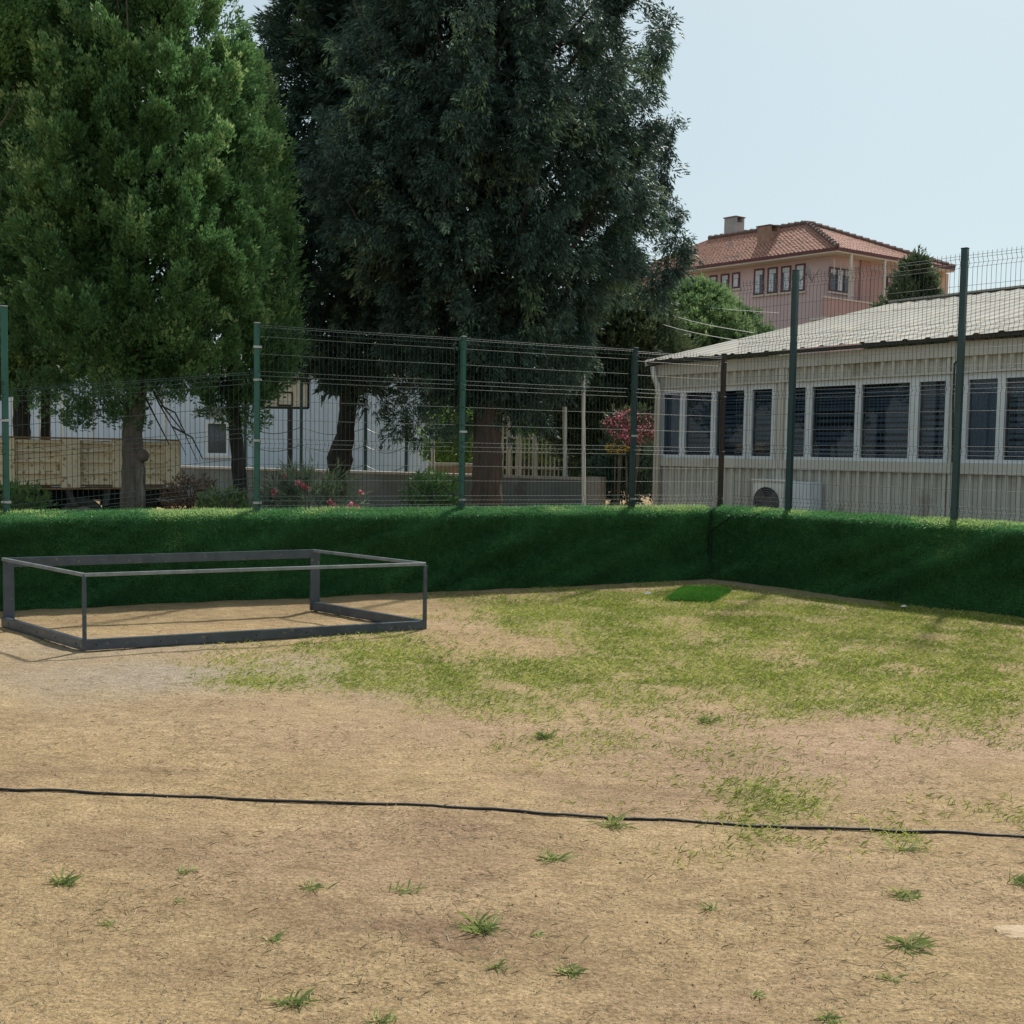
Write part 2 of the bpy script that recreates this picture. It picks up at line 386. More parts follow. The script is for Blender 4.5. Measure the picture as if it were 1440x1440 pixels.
# single weed tufts one can point at
tuft_m = leafmat("weed tuft leaves", (.12, .17, .05), (.30, .36, .12), cl=9, trans=.35, tip=(.45, .44, .20))
TUFTS = [(677, 1296, .12, 46, "widest spiky green grass tuft on bare dirt, in the bottom middle"), (780, 1198, .10, 26, "green grass tuft fanning sideways on bare dirt just below the black hose"),
         (438, 1240, .085, 22, "small green grass tuft between two browner ones left of the bottom centre"), (572, 1245, .09, 16, "thin pale grass tuft up and left of the widest spiky tuft"),
         (95, 1235, .10, 30, "loose green grass tuft on dirt near the left edge, below the hose"), (386, 1310, .08, 18, "low flat grass tuft left of the dark moist patch"),
         (415, 1400, .09, 30, "round green grass tuft near the bottom edge, left of the middle"), (805, 1357, .085, 24, "low green grass tuft on dirt right of the widest spiky tuft"),
         (1272, 1253, .10, 34, "bright leafy tuft on dirt left of the right edge, below the hose"), (1275, 1322, .12, 30, "low spreading green tuft left of the pale flat stone"),
         (1255, 1367, .06, 16, "small bright tuft just below the low spreading one"), (1432, 1232, .10, 36, "dense green tuft cut by the right edge of the photo"),
         (1165, 1424, .08, 20, "green tuft touching the bottom edge of the photo, on the right"), (995, 1004, .12, 40, "bright green tuft on pinkish dirt at the edge of the lawn"),
         (765, 1028, .11, 40, "upper green tuft of bare dirt above the hose, middle of the yard"), (1063, 1388, .06, 12, "sparse brownish tuft right of the bottom centre"),
         (535, 1424, .08, 18, "pale feathery tuft touching the bottom edge, left of the middle"), (150, 1290, .06, 12, "tiny sprig on bare dirt at the lower left"),
         (755, 1305, .05, 10, "tiny sprig beside the widest spiky tuft"), (700, 1350, .07, 12, "thin dry tuft below the widest spiky tuft"), (250, 1258, .05, 10, "tiny sprig right of the loose tuft at the left edge"),
         (260, 1218, .07, 12, "flat brownish tuft below the hose on the left"), (1000, 1268, .07, 12, "flat dry tuft on dirt right of the middle"), (865, 1150, .13, 34, "green tuft growing against the black hose near the middle"),
         (1270, 1185, .10, 26, "green tuft growing against the black hose at the right")]
for i, (px, py, r, nb, lab) in enumerate(TUFTS):
    g = G(px, py + 8); g[2] = height(np.array([g[0]]), np.array([g[1]]))[0]
    nb = int(nb * 1.5)
    C = g + np.stack([rng.normal(size=nb) * r * .22, rng.normal(size=nb) * r * .14, np.zeros(nb)], 1)
    V = blades(C, rng.uniform(.25, .75, nb) * r, rng.uniform(.0013, .0028, nb), rng.uniform(.5, 3.4, nb))
    tag(quads("grass_tuft", V, tuft_m), lab, "grass tuft", "grass tufts growing in the bare dirt")

# flat pale stone in the dirt
mb = MB(); c = G(1440, 1308); k = 12; hs_ = height(np.array([c[0]]), np.array([c[1]]))[0]
ringo = [(c[0] + .12 * math.cos(a) * (1 + .12 * math.sin(3 * a + 1)), c[1] + .065 * math.sin(a) * (1 + .15 * math.cos(2 * a))) for a in np.linspace(0, 2 * math.pi, k, endpoint=False)]
mb.add([(x, y, hs_ - .03) for x, y in ringo] + [(x, y, hs_ + .001) for x, y in ringo] + [(c[0] + (x - c[0]) * .8, c[1] + (y - c[1]) * .8, hs_ + .004) for x, y in ringo],
       [(i, (i + 1) % k, k + (i + 1) % k, k + i) for i in range(k)] + [(k + i, k + (i + 1) % k, 2 * k + (i + 1) % k, 2 * k + i) for i in range(k)] + [tuple(2 * k + i for i in range(k))])
tag(mb.build("stone", mat("pale stone", (.43, .345, .25), (.33, .25, .16), 9, bump=.8, rough=.95, spec=.05), smooth=True), "flat pale stone half buried in the dirt at the right edge", "stone")

# black hose
hp = [(-60, 1108), (0, 1112), (150, 1119), (330, 1123), (520, 1129), (700, 1138), (860, 1147), (960, 1152), (1120, 1160), (1290, 1168), (1440, 1176), (1560, 1184)]
pts = [G(*p) for p in hp]; P2 = []
for i in range(len(pts) - 1):
    for t in np.linspace(0, 1, 12, endpoint=False):
        p = pts[i] * (1 - t) + pts[i + 1] * t; p[2] = height(np.array([p[0]]), np.array([p[1]]))[0] + .006 + .002 * math.sin(p[0] * 5); p[1] += .003 * math.sin(p[0] * 3.1) + .001 * math.sin(p[0] * 11); P2.append(p)
tag(MB().tube(P2, .0062, 8).build("hose", mat("black rubber", (.012, .012, .013), (.02, .018, .018), 20, rough=.6), smooth=True), "long thin black hose lying straight across the bare dirt", "hose")

# ================================================================= TURF COVERED WALLS
turf_m = mat("turf backing", (.045, .14, .05), (.025, .085, .032), 7, rough=.9, bump=.8, bscale=120, spec=.1)
conc_m = mat("rough concrete", (.36, .34, .31), (.26, .25, .23), 3, rough=.9, bump=.5, bscale=30)
dcore_m = mat('shade dark wall core', (.03, .04, .03), (.02, .028, .02), 3, rough=.9)  # core coloured dark so the corner slit reads as fold shadow
def turf_wall(name, label, P0, u, nn, length, fold, ext=0.0, blades_n=90000):
    t = thing(name, label, "wall", P0)
    MB().obox([P0[0], P0[1], 0], u, nn, 0, length + .2, -.24, -.13, -.3, HW - .1).build("core", dcore_m, t)
    # draped sheet: profile from behind the top, over the rounded edge, down the face
    prof = [(-.24, HW - .15), (-.23, HW - .01), (-.16, HW + .0), (-.10, HW - .004), (-.045, HW - .018), (.01, HW - .038), (.05, HW - .066), (.064, HW - .10), (.064, HW - .15)]
    zz = list(np.linspace(HW - .22, .02, 16)); prof += [(.055 - .02 * math.sin(math.pi * (1 - z / HW)), z) for z in zz] + [(.05, -.02)]
    m_ = int(length / .08); S = np.linspace(0, length, m_); A = np.array(prof)
    SS, II = np.meshgrid(S, np.arange(len(A)))
    off = A[II, 0]; z = A[II, 1]
    P = np.stack([SS, z * 2.2 + SS * .5, SS * 0 + fold], -1)
    wr = (fbm(P, 1.1, 3) - .5) * .10 + np.abs(fbm(np.stack([(SS + z * 1.3) * .35, (z - SS * .45) * 2.2, SS * 0 + fold], -1) + 20, 1.7, 2) - .5) * .30
    face = np.clip((HW + .03 - z) / .1, 0, 1) * (off > .0)
    off = off + wr * face; z = z + (fbm(P + 4, 3, 2) - .5) * .03 * (z > .7)
    V3 = np.stack([P0[0] + u[0] * SS + nn[0] * off, P0[1] + u[1] * SS + nn[1] * off, z], -1)
    R_, C_ = SS.shape; idx = np.arange(R_ * C_).reshape(R_, C_)
    q = np.stack([idx[:-1, :-1], idx[1:, :-1], idx[1:, 1:], idx[:-1, 1:]], -1).reshape(-1, 4)
    me = bpy.data.meshes.new("turf_sheet"); me.from_pydata(V3.reshape(-1, 3).tolist(), [], q.tolist()); me.update()
    me.polygons.foreach_set("use_smooth", np.ones(len(q), bool))
    link("turf_sheet", me, turf_m, t)
    # pile of blades on the sheet
    a = rng.random(blades_n) * (C_ - 1.001); bb = (rng.random(blades_n) ** .9) * (R_ - 1.001)
    i0, j0 = bb.astype(int), a.astype(int); fi, fj = (bb - i0)[:, None], (a - j0)[:, None]
    p00, p10, p01, p11 = V3[i0, j0], V3[i0 + 1, j0], V3[i0, j0 + 1], V3[i0 + 1, j0 + 1]
    Pp = (p00 * (1 - fi) + p10 * fi) * (1 - fj) + (p01 * (1 - fi) + p11 * fi) * fj
    nor = nrm(np.cross(p01 - p00, p00 - p10)); sgn = np.sign(nor @ nn + nor[:, 2] * .8); sgn[sgn == 0] = 1; nor = nor * sgn[:, None]
    D = nrm(nor * .9 + np.array([0, 0, -.45]) + rdir(blades_n) * .75)
    V = leaf_quads(Pp, D, rng.uniform(.02, .05, blades_n), .0027)
    st_ = fbm(np.stack([(a * .08 + Pp[:, 2] * 1.4) * .45, (Pp[:, 2] - a * .08 * .35) * 3.0, a * 0 + fold], -1), 1.3, 3)  # diagonal streaks: shading of the folds put into the pile colour
    pile = quads("turf_pile", V, turfbit_m, t, rnd=np.clip((st_ - .36) * 2.8, 0, 1) * .36 + rng.random(blades_n) * .3 + np.clip((Pp[:, 2] - (HW - .09)) / .05, 0, 1) * .5); pile["kind"] = "stuff"  # paler along the top: sunlit band put into the pile colour
    return t
LL = 9.6
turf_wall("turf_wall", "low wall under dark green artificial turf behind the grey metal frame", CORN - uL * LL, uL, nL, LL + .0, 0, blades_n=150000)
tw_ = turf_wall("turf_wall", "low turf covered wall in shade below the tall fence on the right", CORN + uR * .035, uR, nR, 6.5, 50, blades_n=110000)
shade_strip_m = mat("painted fold shade", (.008, .022, .012), (.005, .014, .008), 9, rough=.95)  # dark bars stand for the fold shadow at the wall corner
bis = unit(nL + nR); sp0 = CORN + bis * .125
MB().bar(sp0 + (0, 0, .22), sp0 + (0, 0, HW - .05), .022, .022, upv=bis).build("seam_shade", shade_strip_m, tw_)
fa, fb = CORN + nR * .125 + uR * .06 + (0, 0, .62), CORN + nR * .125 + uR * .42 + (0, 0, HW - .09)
MB().bar(fa, fb, .012, .02, upv=nR).build("fold_shade", shade_strip_m, tw_)

# spare piece of artificial turf on the ground
mc = [G(935, 846), G(1003, 848), G(1028, 832), G(962, 827)]
mcx = [(a[0], a[1]) for a in mc]; nn_ = 14
S, T = np.meshgrid(np.linspace(0, 1, nn_), np.linspace(0, 1, nn_)); q = [np.array([*a, 0]) for a in mcx]
MP = (q[0][None, None] * ((1 - S) * (1 - T))[..., None] + q[1] * (S * (1 - T))[..., None] + q[2] * (S * T)[..., None] + q[3] * ((1 - S) * T)[..., None])
MP[..., 2] = height(MP[..., 0], MP[..., 1]) + .006 + .022 * fbm(MP + 3, 3, 2) * np.sin(S * 3.14) 
idx = np.arange(nn_ * nn_).reshape(nn_, nn_)
qq = np.stack([idx[:-1, :-1], idx[:-1, 1:], idx[1:, 1:], idx[1:, :-1]], -1).reshape(-1, 4)
me = bpy.data.meshes.new("turf_mat"); me.from_pydata(MP.reshape(-1, 3).tolist(), [], qq.tolist()); me.update()
mo = link("turf_mat", me, mat("bright turf backing", (.05, .15, .02), (.035, .1, .015), 9, rough=.9)); tag(mo, "loose bright green piece of artificial turf lying near the wall corner", "turf mat")
so = mo.modifiers.new("thickness", 'SOLIDIFY'); so.thickness = .012; so.offset = -1
nb = 22000; a = rng.random(nb) * (nn_ - 1.001); bb = rng.random(nb) * (nn_ - 1.001); i0, j0 = bb.astype(int), a.astype(int); fi, fj = (bb - i0)[:, None], (a - j0)[:, None]
Pp = (MP[i0, j0] * (1 - fi) + MP[i0 + 1, j0] * fi) * (1 - fj) + (MP[i0, j0 + 1] * (1 - fi) + MP[i0 + 1, j0 + 1] * fi) * fj
o = quads("turf_pile", leaf_quads(Pp, nrm(np.array([0, 0, 1.]) + rdir(nb) * 1.0), rng.uniform(.025, .06, nb), .0022), leafmat("bright turf pile", (.03, .10, .012), (.085, .25, .03), trans=.35), mo); o["kind"] = "stuff"

# ================================================================= MESH FENCES
green_m = mat("green powder coat", (.016, .115, .085), (.012, .085, .062), 3, rough=.42, spec=.5)
dark_m = mat("dark green powder coat", (.010, .045, .048), (.008, .034, .036), 3, rough=.4, spec=.5)
rust_m = mat("dark brown rusty post", (.03, .022, .02), (.05, .028, .018), 5, rough=.7)
wire_m = mat("coated wire", (.022, .055, .048), (.015, .034, .03), 4, rough=.6, spec=.25)
wire2_m = mat("grey green wire", (.05, .065, .065), (.035, .05, .05), 4, rough=.55, spec=.3)
clip_m = mat("galvanised clip", (.45, .46, .46), (.35, .36, .36), 9, rough=.4, metal=.6)
def mesh_panel(parent, A, B, h, bends, m, outn, za=0, zb=0, wr=.0022, up=.03, vs=.05, label=None):
    """welded mesh panel between A and B; outn = side the bends point to"""
    A = np.asarray(A, float); B = np.asarray(B, float); L = np.linalg.norm(B - A); u = (B - A) / L; mb = MB()
    prof = [(0, -up)]
    for bz in sorted(bends): prof += [(0, bz - .05), (.032, bz), (0, bz + .05)]
    prof += [(0, h + up)]
    nv_ = int(L / vs)
    for i in range(nv_ + 1):
        t = (i + .5) / (nv_ + 1); base = A + (B - A) * t; zo = za * (1 - t) + zb * t
        mb.tube([base + outn * o_ + np.array([0, 0, zz_ + zo]) for o_, zz_ in prof], wr * 1.3, 3, cap=False)
    hs = [(0, 0)]
    for bz in sorted(bends): hs += [(0, bz - .05), (.032, bz), (0, bz + .05)]
    zz_ = 0
    ks = sorted(bends)
    for i in range(len(ks) - 1):
        gap = ks[i + 1] - ks[i] - .1; k_ = max(1, round(gap / .2))
        hs += [(0, ks[i] + .05 + gap * j / k_) for j in range(1, k_)]
    hs.append((0, h))
    for o_, z_ in hs:
        a = A + outn * (o_ + .004) + np.array([0, 0, z_ + za]); b_ = B + outn * (o_ + .004) + np.array([0, 0, z_ + zb])
        mid = (a + b_) / 2 + np.array([0, 0, -.004])
        mb.tube([a, mid, b_], wr * 1.15, 4, cap=False)
    o = mb.build("mesh_panel", m, parent); o["kind"] = "stuff"; return o
def post(parent, P, h, m, s=.06, z0=HW - .25, cap=clip_m, clips=(), side=nL):
    mb = MB(); v = np.array([-side[1], side[0], 0])
    mb.obox([P[0], P[1], 0], v, side, -s / 2, s / 2, -s / 2, s / 2, z0, HW + h)
    o = mb.build("post", m, parent, bevel=.006)
    MB().obox([P[0], P[1], 0], v, side, -s / 2 - .003, s / 2 + .003, -s / 2 - .003, s / 2 + .003, HW + h, HW + h + .012).build("cap", cap, o, bevel=.004)
    for z in clips:
        MB().obox([P[0], P[1], 0], v, side, -s / 2 - .014, s / 2 + .014, s / 2 - .01, s / 2 + .012, HW + z - .012, HW + z + .012).build("clip", clip_m, o)
    return o
yl = np.array([0, 0, 0.])
setb = -.11            # posts stand behind the turf edge, on top of the wall
Lpos = [CORN - uL * t + nL * setb for t in (8.29, 5.86, 3.48, 1.143)]
Lend = CORN + uL * .22 + nL * setb
fl = thing("mesh_fence", "dark green wire mesh fence on the wall behind the grey metal frame", "fence", Lpos[0] + np.array([0, 0, HW]))
for i, P in enumerate(Lpos):
    post(fl, P, 2.0, green_m if i < 3 else dark_m, clips=(.08, .75, 1.4, 1.75) if i == 1 else (.1, .9), cap=clip_m if i < 3 else dark_m)
post(fl, Lend, 2.0, rust_m, s=.055, cap=rust_m)
P_ = Lpos + [Lend]; HWv = np.array([0, 0, HW + .02])
farP = Lpos[0] - uL * 2.45
post(fl, farP, 2.0, green_m, clips=(.1, .9))
nb_ = nL * .038
mesh_panel(fl, farP + HWv + nb_, Lpos[0] + HWv + nb_, 1.25, [.07, .6, 1.18], wire_m, nL)
mesh_panel(fl, Lpos[0] + HWv + nb_ + uL * .03, Lpos[1] + HWv + nb_ - uL * .03, 1.26, [.08, .62, 1.19], wire_m, nL, za=-.08, zb=.20)
mesh_panel(fl, Lpos[1] + HWv + nb_, Lpos[2] + HWv + nb_, 1.96, [.08, .70, 1.42, 1.89], wire_m, nL)
mesh_panel(fl, Lpos[2] + HWv + nb_, Lpos[3] + HWv + nb_, 1.96, [.08, .70, 1.42, 1.89], wire_m, nL)
mesh_panel(fl, Lpos[3] + HWv + nb_, Lend + HWv + nb_, 1.94, [.08, .70, 1.42, 1.87], wire2_m, nL)
fr = thing("mesh_fence", "tall dark wire mesh fence in front of the cream prefab building", "fence", CORN + uR * 1.07 + np.array([0, 0, HW]))
RH = 2.945
Rpos = [CORN + uR * t + nR * setb for t in (1.07, 3.12, 5.3)]
for P in Rpos: post(fr, P, RH, dark_m, s=.065, cap=dark_m, side=nR, clips=())
rb = [.08, .74, 1.42, 2.1, 2.78]
nb2 = nR * .0 - nR * .042
r0 = CORN + uR * .22 + nR * setb
mesh_panel(fr, r0 + HWv + nb2, Rpos[0] + HWv + nb2, 2.86, rb, wire2_m, -nR)
mesh_panel(fr, Rpos[0] + HWv + nb2, Rpos[1] + HWv + nb2, 2.86, rb, wire2_m, -nR)
mesh_panel(fr, Rpos[1] + HWv + nb2, Rpos[2] + HWv + nb2, 2.86, rb, wire2_m, -nR)

# ================================================================= GREY METAL FRAME (a goal lying down)
steel_m = mat("blue grey painted steel", (.075, .095, .12), (.05, .065, .085), 8, rough=.33, metal=.3, spec=.5, dirt=((.16, .15, .13), 25, .62))
rail_m = mat('silver grey thin rail', (.26, .28, .30), (.17, .19, .21), 10, rough=.4, metal=.4)
hole_m = mat("dark hole", (.006, .006, .007), rough=.9)
NLp, NRp, FLp, FRp = G(119, 915), G(597, 886), G(5, 881), G(440, 858)
hf = .60
fr_o = thing("goal_frame", "low blue grey steel frame lying on the ground before the left wall", "metal frame", NLp)
def beam(a, b, w, h, z, m=steel_m): MB().bar(a + np.array([0, 0, z]), b + np.array([0, 0, z]), w, h).build("beam", m, fr_o, bevel=.003)
beam(NLp, NRp, .04, .085, .045); beam(FLp, NLp, .04, .085, .045); beam(FRp, NRp, .04, .085, .045)
beam(NLp, NRp, .025, .028, hf, rail_m); beam(FLp, NLp, .025, .028, hf, rail_m); beam(FRp, NRp, .022, .028, hf, rail_m)
beam(FLp, FRp, .035, .085, hf - .03)
uf = unit(NRp - NLp); vf = unit(FLp - NLp)
def upright(P, w, dpt, dx):
    vv = np.array([-uf[1], uf[0], 0]); MB().obox([P[0], P[1], 0], uf, vv, dx[0], dx[1], -dpt / 2, dpt / 2, 0, hf - .012).build("upright", steel_m, fr_o, bevel=.003)
upright(NLp, .03, .03, (-.016, .016)); upright(NRp, .03, .03, (-.016, .016)); upright(FLp, .09, .04, (.0, .09)); upright(FRp, .09, .04, (-.03, .065))
hmb = MB(); side_n = unit(np.cross(NLp - FLp, (0, 0, 1))); 
if side_n @ (EYE - NLp) < 0: side_n = -side_n
for t in (.1, .27, .47, .7, .93):
    c = FLp * (1 - t) + NLp * t + np.array([0, 0, .045]) + side_n * .021; hmb.cyl(c, side_n, .007, .003, 8)
fn = np.array([uf[1], -uf[0], 0])
for t in (.03, .2, .33, .47, .62, .78, .9):
    c = NLp * (1 - t) + NRp * t + np.array([0, 0, .045]) + fn * .021; hmb.cyl(c, fn, .006, .003, 8)
o = hmb.build("bolt_holes", hole_m, fr_o); o["kind"] = "stuff"

# ================================================================= CREAM PREFAB BUILDING (right)
cream = mat("cream painted sheet", (.56, .54, .48), (.50, .475, .42), 1.5, rough=.5, dirt=((.40, .37, .31), 2.2, .62))
cream2 = mat("cream flat band", (.57, .55, .50), (.51, .485, .435), 1.2, rough=.5, dirt=((.42, .385, .33), 3, .62))
roof_m = mat("cream roof sheet", (.36, .35, .32), (.29, .28, .25), 1.2, rough=.9, spec=.08, dirt=((.42, .38, .31), 2.5, .6))
pvc = mat("white window plastic", (.68, .71, .75), (.60, .63, .67), 5, rough=.35)
dark_in = mat("dark room", (.03, .036, .05), rough=.9)
blind_m = mat("window blind slat", (.15, .21, .31), (.09, .13, .20), 2.5, rough=.6)
blindg_m = mat("drawn grey blind", (.13, .18, .27), (.11, .15, .23), 4, rough=.7)
gl, n, l, b = nt("window glass")
for x_ in list(n):
    if x_.type == 'BSDF_PRINCIPLED': n.remove(x_)
tr = n.new("ShaderNodeBsdfTransparent"); tr.inputs[0].default_value = (.72, .80, .86, 1); gs = n.new("ShaderNodeBsdfGlossy"); gs.inputs["Roughness"].default_value = .02
fz = n.new("ShaderNodeFresnel"); fz.inputs[0].default_value = 1.5; mx = n.new("ShaderNodeMixShader")
l.new(fz.outputs[0], mx.inputs[0]); l.new(tr.outputs[0], mx.inputs[1]); l.new(gs.outputs[0], mx.inputs[2]); l.new(mx.outputs[0], n["Material Output"].inputs[0])
E0 = W(918, 507, 18.1); E1 = W(1440, 466, 13.1); ub = unit([E1[0] - E0[0], E1[1] - E0[1], 0]); nb = np.array([ub[1], -ub[0], 0])
if nb @ (EYE - E0) < 0: nb = -nb
EZ = (E0[2] + E1[2]) / 2
WP = np.array([E0[0], E0[1], 0]) - nb * .14          # wall face plane
BL = 15.0
zz = lambda y: onp(1300, y, WP, ub)[1]
tt = lambda x: onp(x, 600, WP, ub)[0]
z_sill, z_glt, z_glb, z_frt, z_ribt, z_band = zz(650), zz(537), zz(645), zz(528), zz(505), zz(665)
bld = thing("prefab_building", "long cream prefab building with ribbed sheet walls and dark windows", "building", WP)
def ribbed(name, P0, u, nn, t0, t1, z0, z1, pitch, depth, m, parent, w=.42):
    ts = [t0]; os_ = [0.]
    t = t0 + pitch * .3
    while t + pitch * w < t1:
        ts += [t, t + pitch * .08, t + pitch * (w - .08), t + pitch * w]; os_ += [0, depth, depth, 0]; t += pitch
    ts.append(t1); os_.append(0.); v = []
    for z in (z0, z1):
        for a, o_ in zip(ts, os_): p = P0 + u * a + nn * o_; v.append((p[0], p[1], z))
    k = len(ts); return MB().add(v, [(i, i + 1, k + i + 1, k + i) for i in range(k - 1)]).build(name, m, parent)
MB().obox(WP, ub, nb, 0, BL, -14.9, -.32, -.2, EZ - .15).build("inner_wall", dark_in, bld)
joints = [tt(928), tt(1099), tt(1343), tt(1343) + 2.6 + 1.7]
ends = [0.0] + joints[1:3] + [BL]
for a, c in zip(ends[:-1], ends[1:]):
    ribbed("lower_siding", WP - nb * .01, ub, nb, a, c, -.1, z_band, .165, .055, cream, bld)
    ribbed("upper_siding", WP - nb * .01, ub, nb, a, c, z_frt + .03, z_ribt, .165, .055, cream, bld)
    MB().obox(WP, ub, nb, a + .004, c - .004, -.05, .07, z_band, z_sill - .001).build("sill_band", cream2, bld)
    MB().obox(WP, ub, nb, a + .004, c - .004, -.05, .065, z_ribt, EZ - .07).build("fascia", cream2, bld)
    MB().obox(WP, ub, nb, a, c, -.05, .07, z_frt, z_frt + .03).build("head_trim", cream2, bld)
for j in joints[1:3]:
    MB().obox(WP, ub, nb, j - .05, j + .05, 0, .05, -.1, EZ - .1).build("joint_cover", cream2, bld)
MB().obox(WP, ub, nb, -.02, .1, -.05, .045, -.1, EZ - .1).build("corner_post", cream2, bld)
MB().obox(WP, ub, nb, -.02, 0.0, -14.9, -.06, -.1, EZ - .1).build("end_wall", cream, bld)
# windows: list of (frame x0, x1, [pane x0,x1,...], blind kind)
def window(fx0, fx1, panes, y0=None):
    t0, t1 = tt(fx0), tt(fx1); mbf = MB()
    zt, zb = z_frt - .002, z_sill
    f = bpy.data.objects.new("x", None)
    cuts = [(tt(a), tt(c), k) for a, c, k in panes]
    e = [t0] + [v for c in cuts for v in c[:2]] + [t1]
    for i in range(0, len(e), 2): mbf.obox(WP, ub, nb, e[i], e[i + 1], -.06, .03, zb, zt)
    for a, c, k in cuts:
        mbf.obox(WP, ub, nb, a, c, -.06, .03, zb, z_glb + .0); mbf.obox(WP, ub, nb, a, c, -.06, .03, z_glt, zt)
    fo = mbf.build("window", pvc, bld)
    for a, c, k in cuts:
        mg = MB(); P = [WP + ub * q - nb * .02 for q in (a, c)]
        mg.add([(P[0][0], P[0][1], z_glb), (P[1][0], P[1][1], z_glb), (P[1][0], P[1][1], z_glt), (P[0][0], P[0][1], z_glt)], [(0, 1, 2, 3)]).build("pane", gl, fo)
        if k == 0:
            MB().obox(WP, ub, nb, a, c, -.09, -.075, z_glb, z_glt).build("blind", blindg_m, fo)
        else:
            mbb = MB(); z = z_glt - .03; i = 0
            while z > z_glb:
                i += 1; zh = .028 if z > z_glt - .3 else .05
                mbb.obox(WP, ub, nb, a, c, -.12, -.105, z - zh, z); z -= zh * (1.35 + .6 * random.random())
            o = mbb.build("blind", blind_m, fo); o["kind"] = "stuff"
    return fo
window(928, 1051, [(933, 957, 0), (964, 1001, 1), (1007, 1047, 1)])
window(1053, 1091, [(1058, 1086, 1)])
window(1106, 1336, [(1109, 1133, 1), (1142, 1203, 1), (1211, 1279, 1), (1292, 1329, 1)])
window(1352, 1640, [(1361, 1402, 0), (1413, 1480, 1), (1490, 1560, 1), (1580, 1625, 1)])
ta = tt(1091), tt(1106)
for a, c in ((tt(1051), tt(1053)), ta, (tt(1336), tt(1352)), (tt(1640), BL), (.1, tt(928))):
    if c - a > .005: MB().obox(WP, ub, nb, a, c, -.05, .012, z_sill, z_frt).build("pier", cream, bld)
# corrugated roof
RG = W(1250, 427, 22.9)
sl_h = 7.7; sl_z = RG[2] - EZ; print("ridge rise", sl_z, "eave", EZ, "sill", z_sill, "head", z_frt)
def roofsheet(sign, name):
    v = []; ts = []; zs = []; t = -.12
    while t < BL + .1:
        ts += [t, t + .20, t + .225, t + .275, t + .30]; zs += [0, 0, .02, .02, 0]; t += .335
    k = len(ts)
    rows = np.linspace(0, 1, 9)
    for r_ in rows:
        for a, o_ in zip(ts, zs):
            q = r_ * sl_h if sign > 0 else 2 * sl_h - r_ * sl_h
            p = np.array([E0[0], E0[1], 0]) + ub * a + nb * .06 - nb * q
            v.append((p[0], p[1], EZ + r_ * sl_z + o_ + .008 * math.sin(a * 2.1 + r_ * 9)))
    return MB().add(v, [(j * k + i, j * k + i + 1, (j + 1) * k + i + 1, (j + 1) * k + i) for j in range(8) for i in range(k - 1)]).build(name, roof_m, bld)
rs = roofsheet(1, "roof"); roofsheet(-1, "roof")
Pe = np.array([E0[0], E0[1], 0])
MB().obox(Pe, ub, nb, -.1, BL, -.08, .045, EZ - .05, EZ - .012).build("gutter_shade", mat("dark gutter", (.05, .045, .04), (.03, .028, .025), 5, rough=.7), bld)  # dark strip under the roof edge: gutter and painted eave shadow in one
MB().bar(Pe + nb * .06 - ub * .12 + (0, 0, EZ - .04), Pe - nb * sl_h - ub * .12 + (0, 0, EZ + sl_z - .04), .03, .10).build("verge_trim", cream2, bld)
MB().bar(Pe - nb * sl_h - ub * .1 + (0, 0, EZ + sl_z + .05), Pe - nb * sl_h + ub * BL + (0, 0, EZ + sl_z + .05), .3, .04).build("ridge_cap", roof_m, bld)
g0 = Pe + ub * .02 + nb * .02
MB().tube([g0 + (0, 0, EZ - .1), g0 - nb * .02 + ub * .02 + (0, 0, EZ - .28), g0 + ub * .12 + (0, 0, EZ - .42), g0 + ub * .12 - nb * .05 + (0, 0, EZ - .6), g0 + ub * .12 - nb * .05 + (0, 0, 0)], .05, 10).build("downpipe", cream2, bld, smooth=True)
cw = [onp(x_, y_, WP, ub) for x_, y_ in ((1356, 488), (1358, 500), (1346, 512), (1344, 560), (1343, 650))]
MB().tube([WP + ub * a + nb * .07 + (0, 0, z) for a, z in cw], .012, 6).build("conduit", dark_in, bld)

# air conditioner and white cabinet against it
def onground_box(name, label, cat, px0, px1, ytop, m, zb=.18, dpt=.32):
    P0_ = WP + nb * .35
    a, z1 = onp(px0, ytop, P0_, ub); c, _ = onp(px1, ytop, P0_, ub)
    t = thing(name, label, cat, P0_ + ub * (a + c) / 2); return t, P0_, a, c, z1
acm = mat("off white metal casing", (.78, .77, .72), (.68, .66, .62), 4, rough=.5)
t, P0_, a, c, z1 = onground_box("air_conditioner", "outdoor air conditioner unit with big round fan below the cream building's narrow window", "air conditioner", 1059, 1102, 676, acm)
MB().obox(P0_, ub, nb, a, c, -.3, 0, .18, z1).build("casing", acm, t, bevel=.012)
MB().obox(P0_, ub, nb, a - .03, c + .02, -.31, .02, z1 + .001, z1 + .03).build("lid", acm, t, bevel=.006)
cx = a + (c - a) * .46; rr = min((c - a) * .42, .27); cz = z1 - rr - .09
MB().cyl(P0_ + ub * cx + nb * .003 + (0, 0, cz), nb, rr, .012, 32).build("fan_opening", dark_in, t)
mg = MB()
for q in np.linspace(.15, 1, 7):
    mg.tube([P0_ + ub * (cx + rr * q * math.cos(w_)) + nb * .022 + (0, 0, cz + rr * q * math.sin(w_)) for w_ in np.linspace(0, 2 * math.pi, 25)], .004, 4, cap=False)
o = mg.build("fan_grille", mat("grey grille wire", (.22, .22, .21), rough=.5), t); o["kind"] = "stuff"
mg = MB()
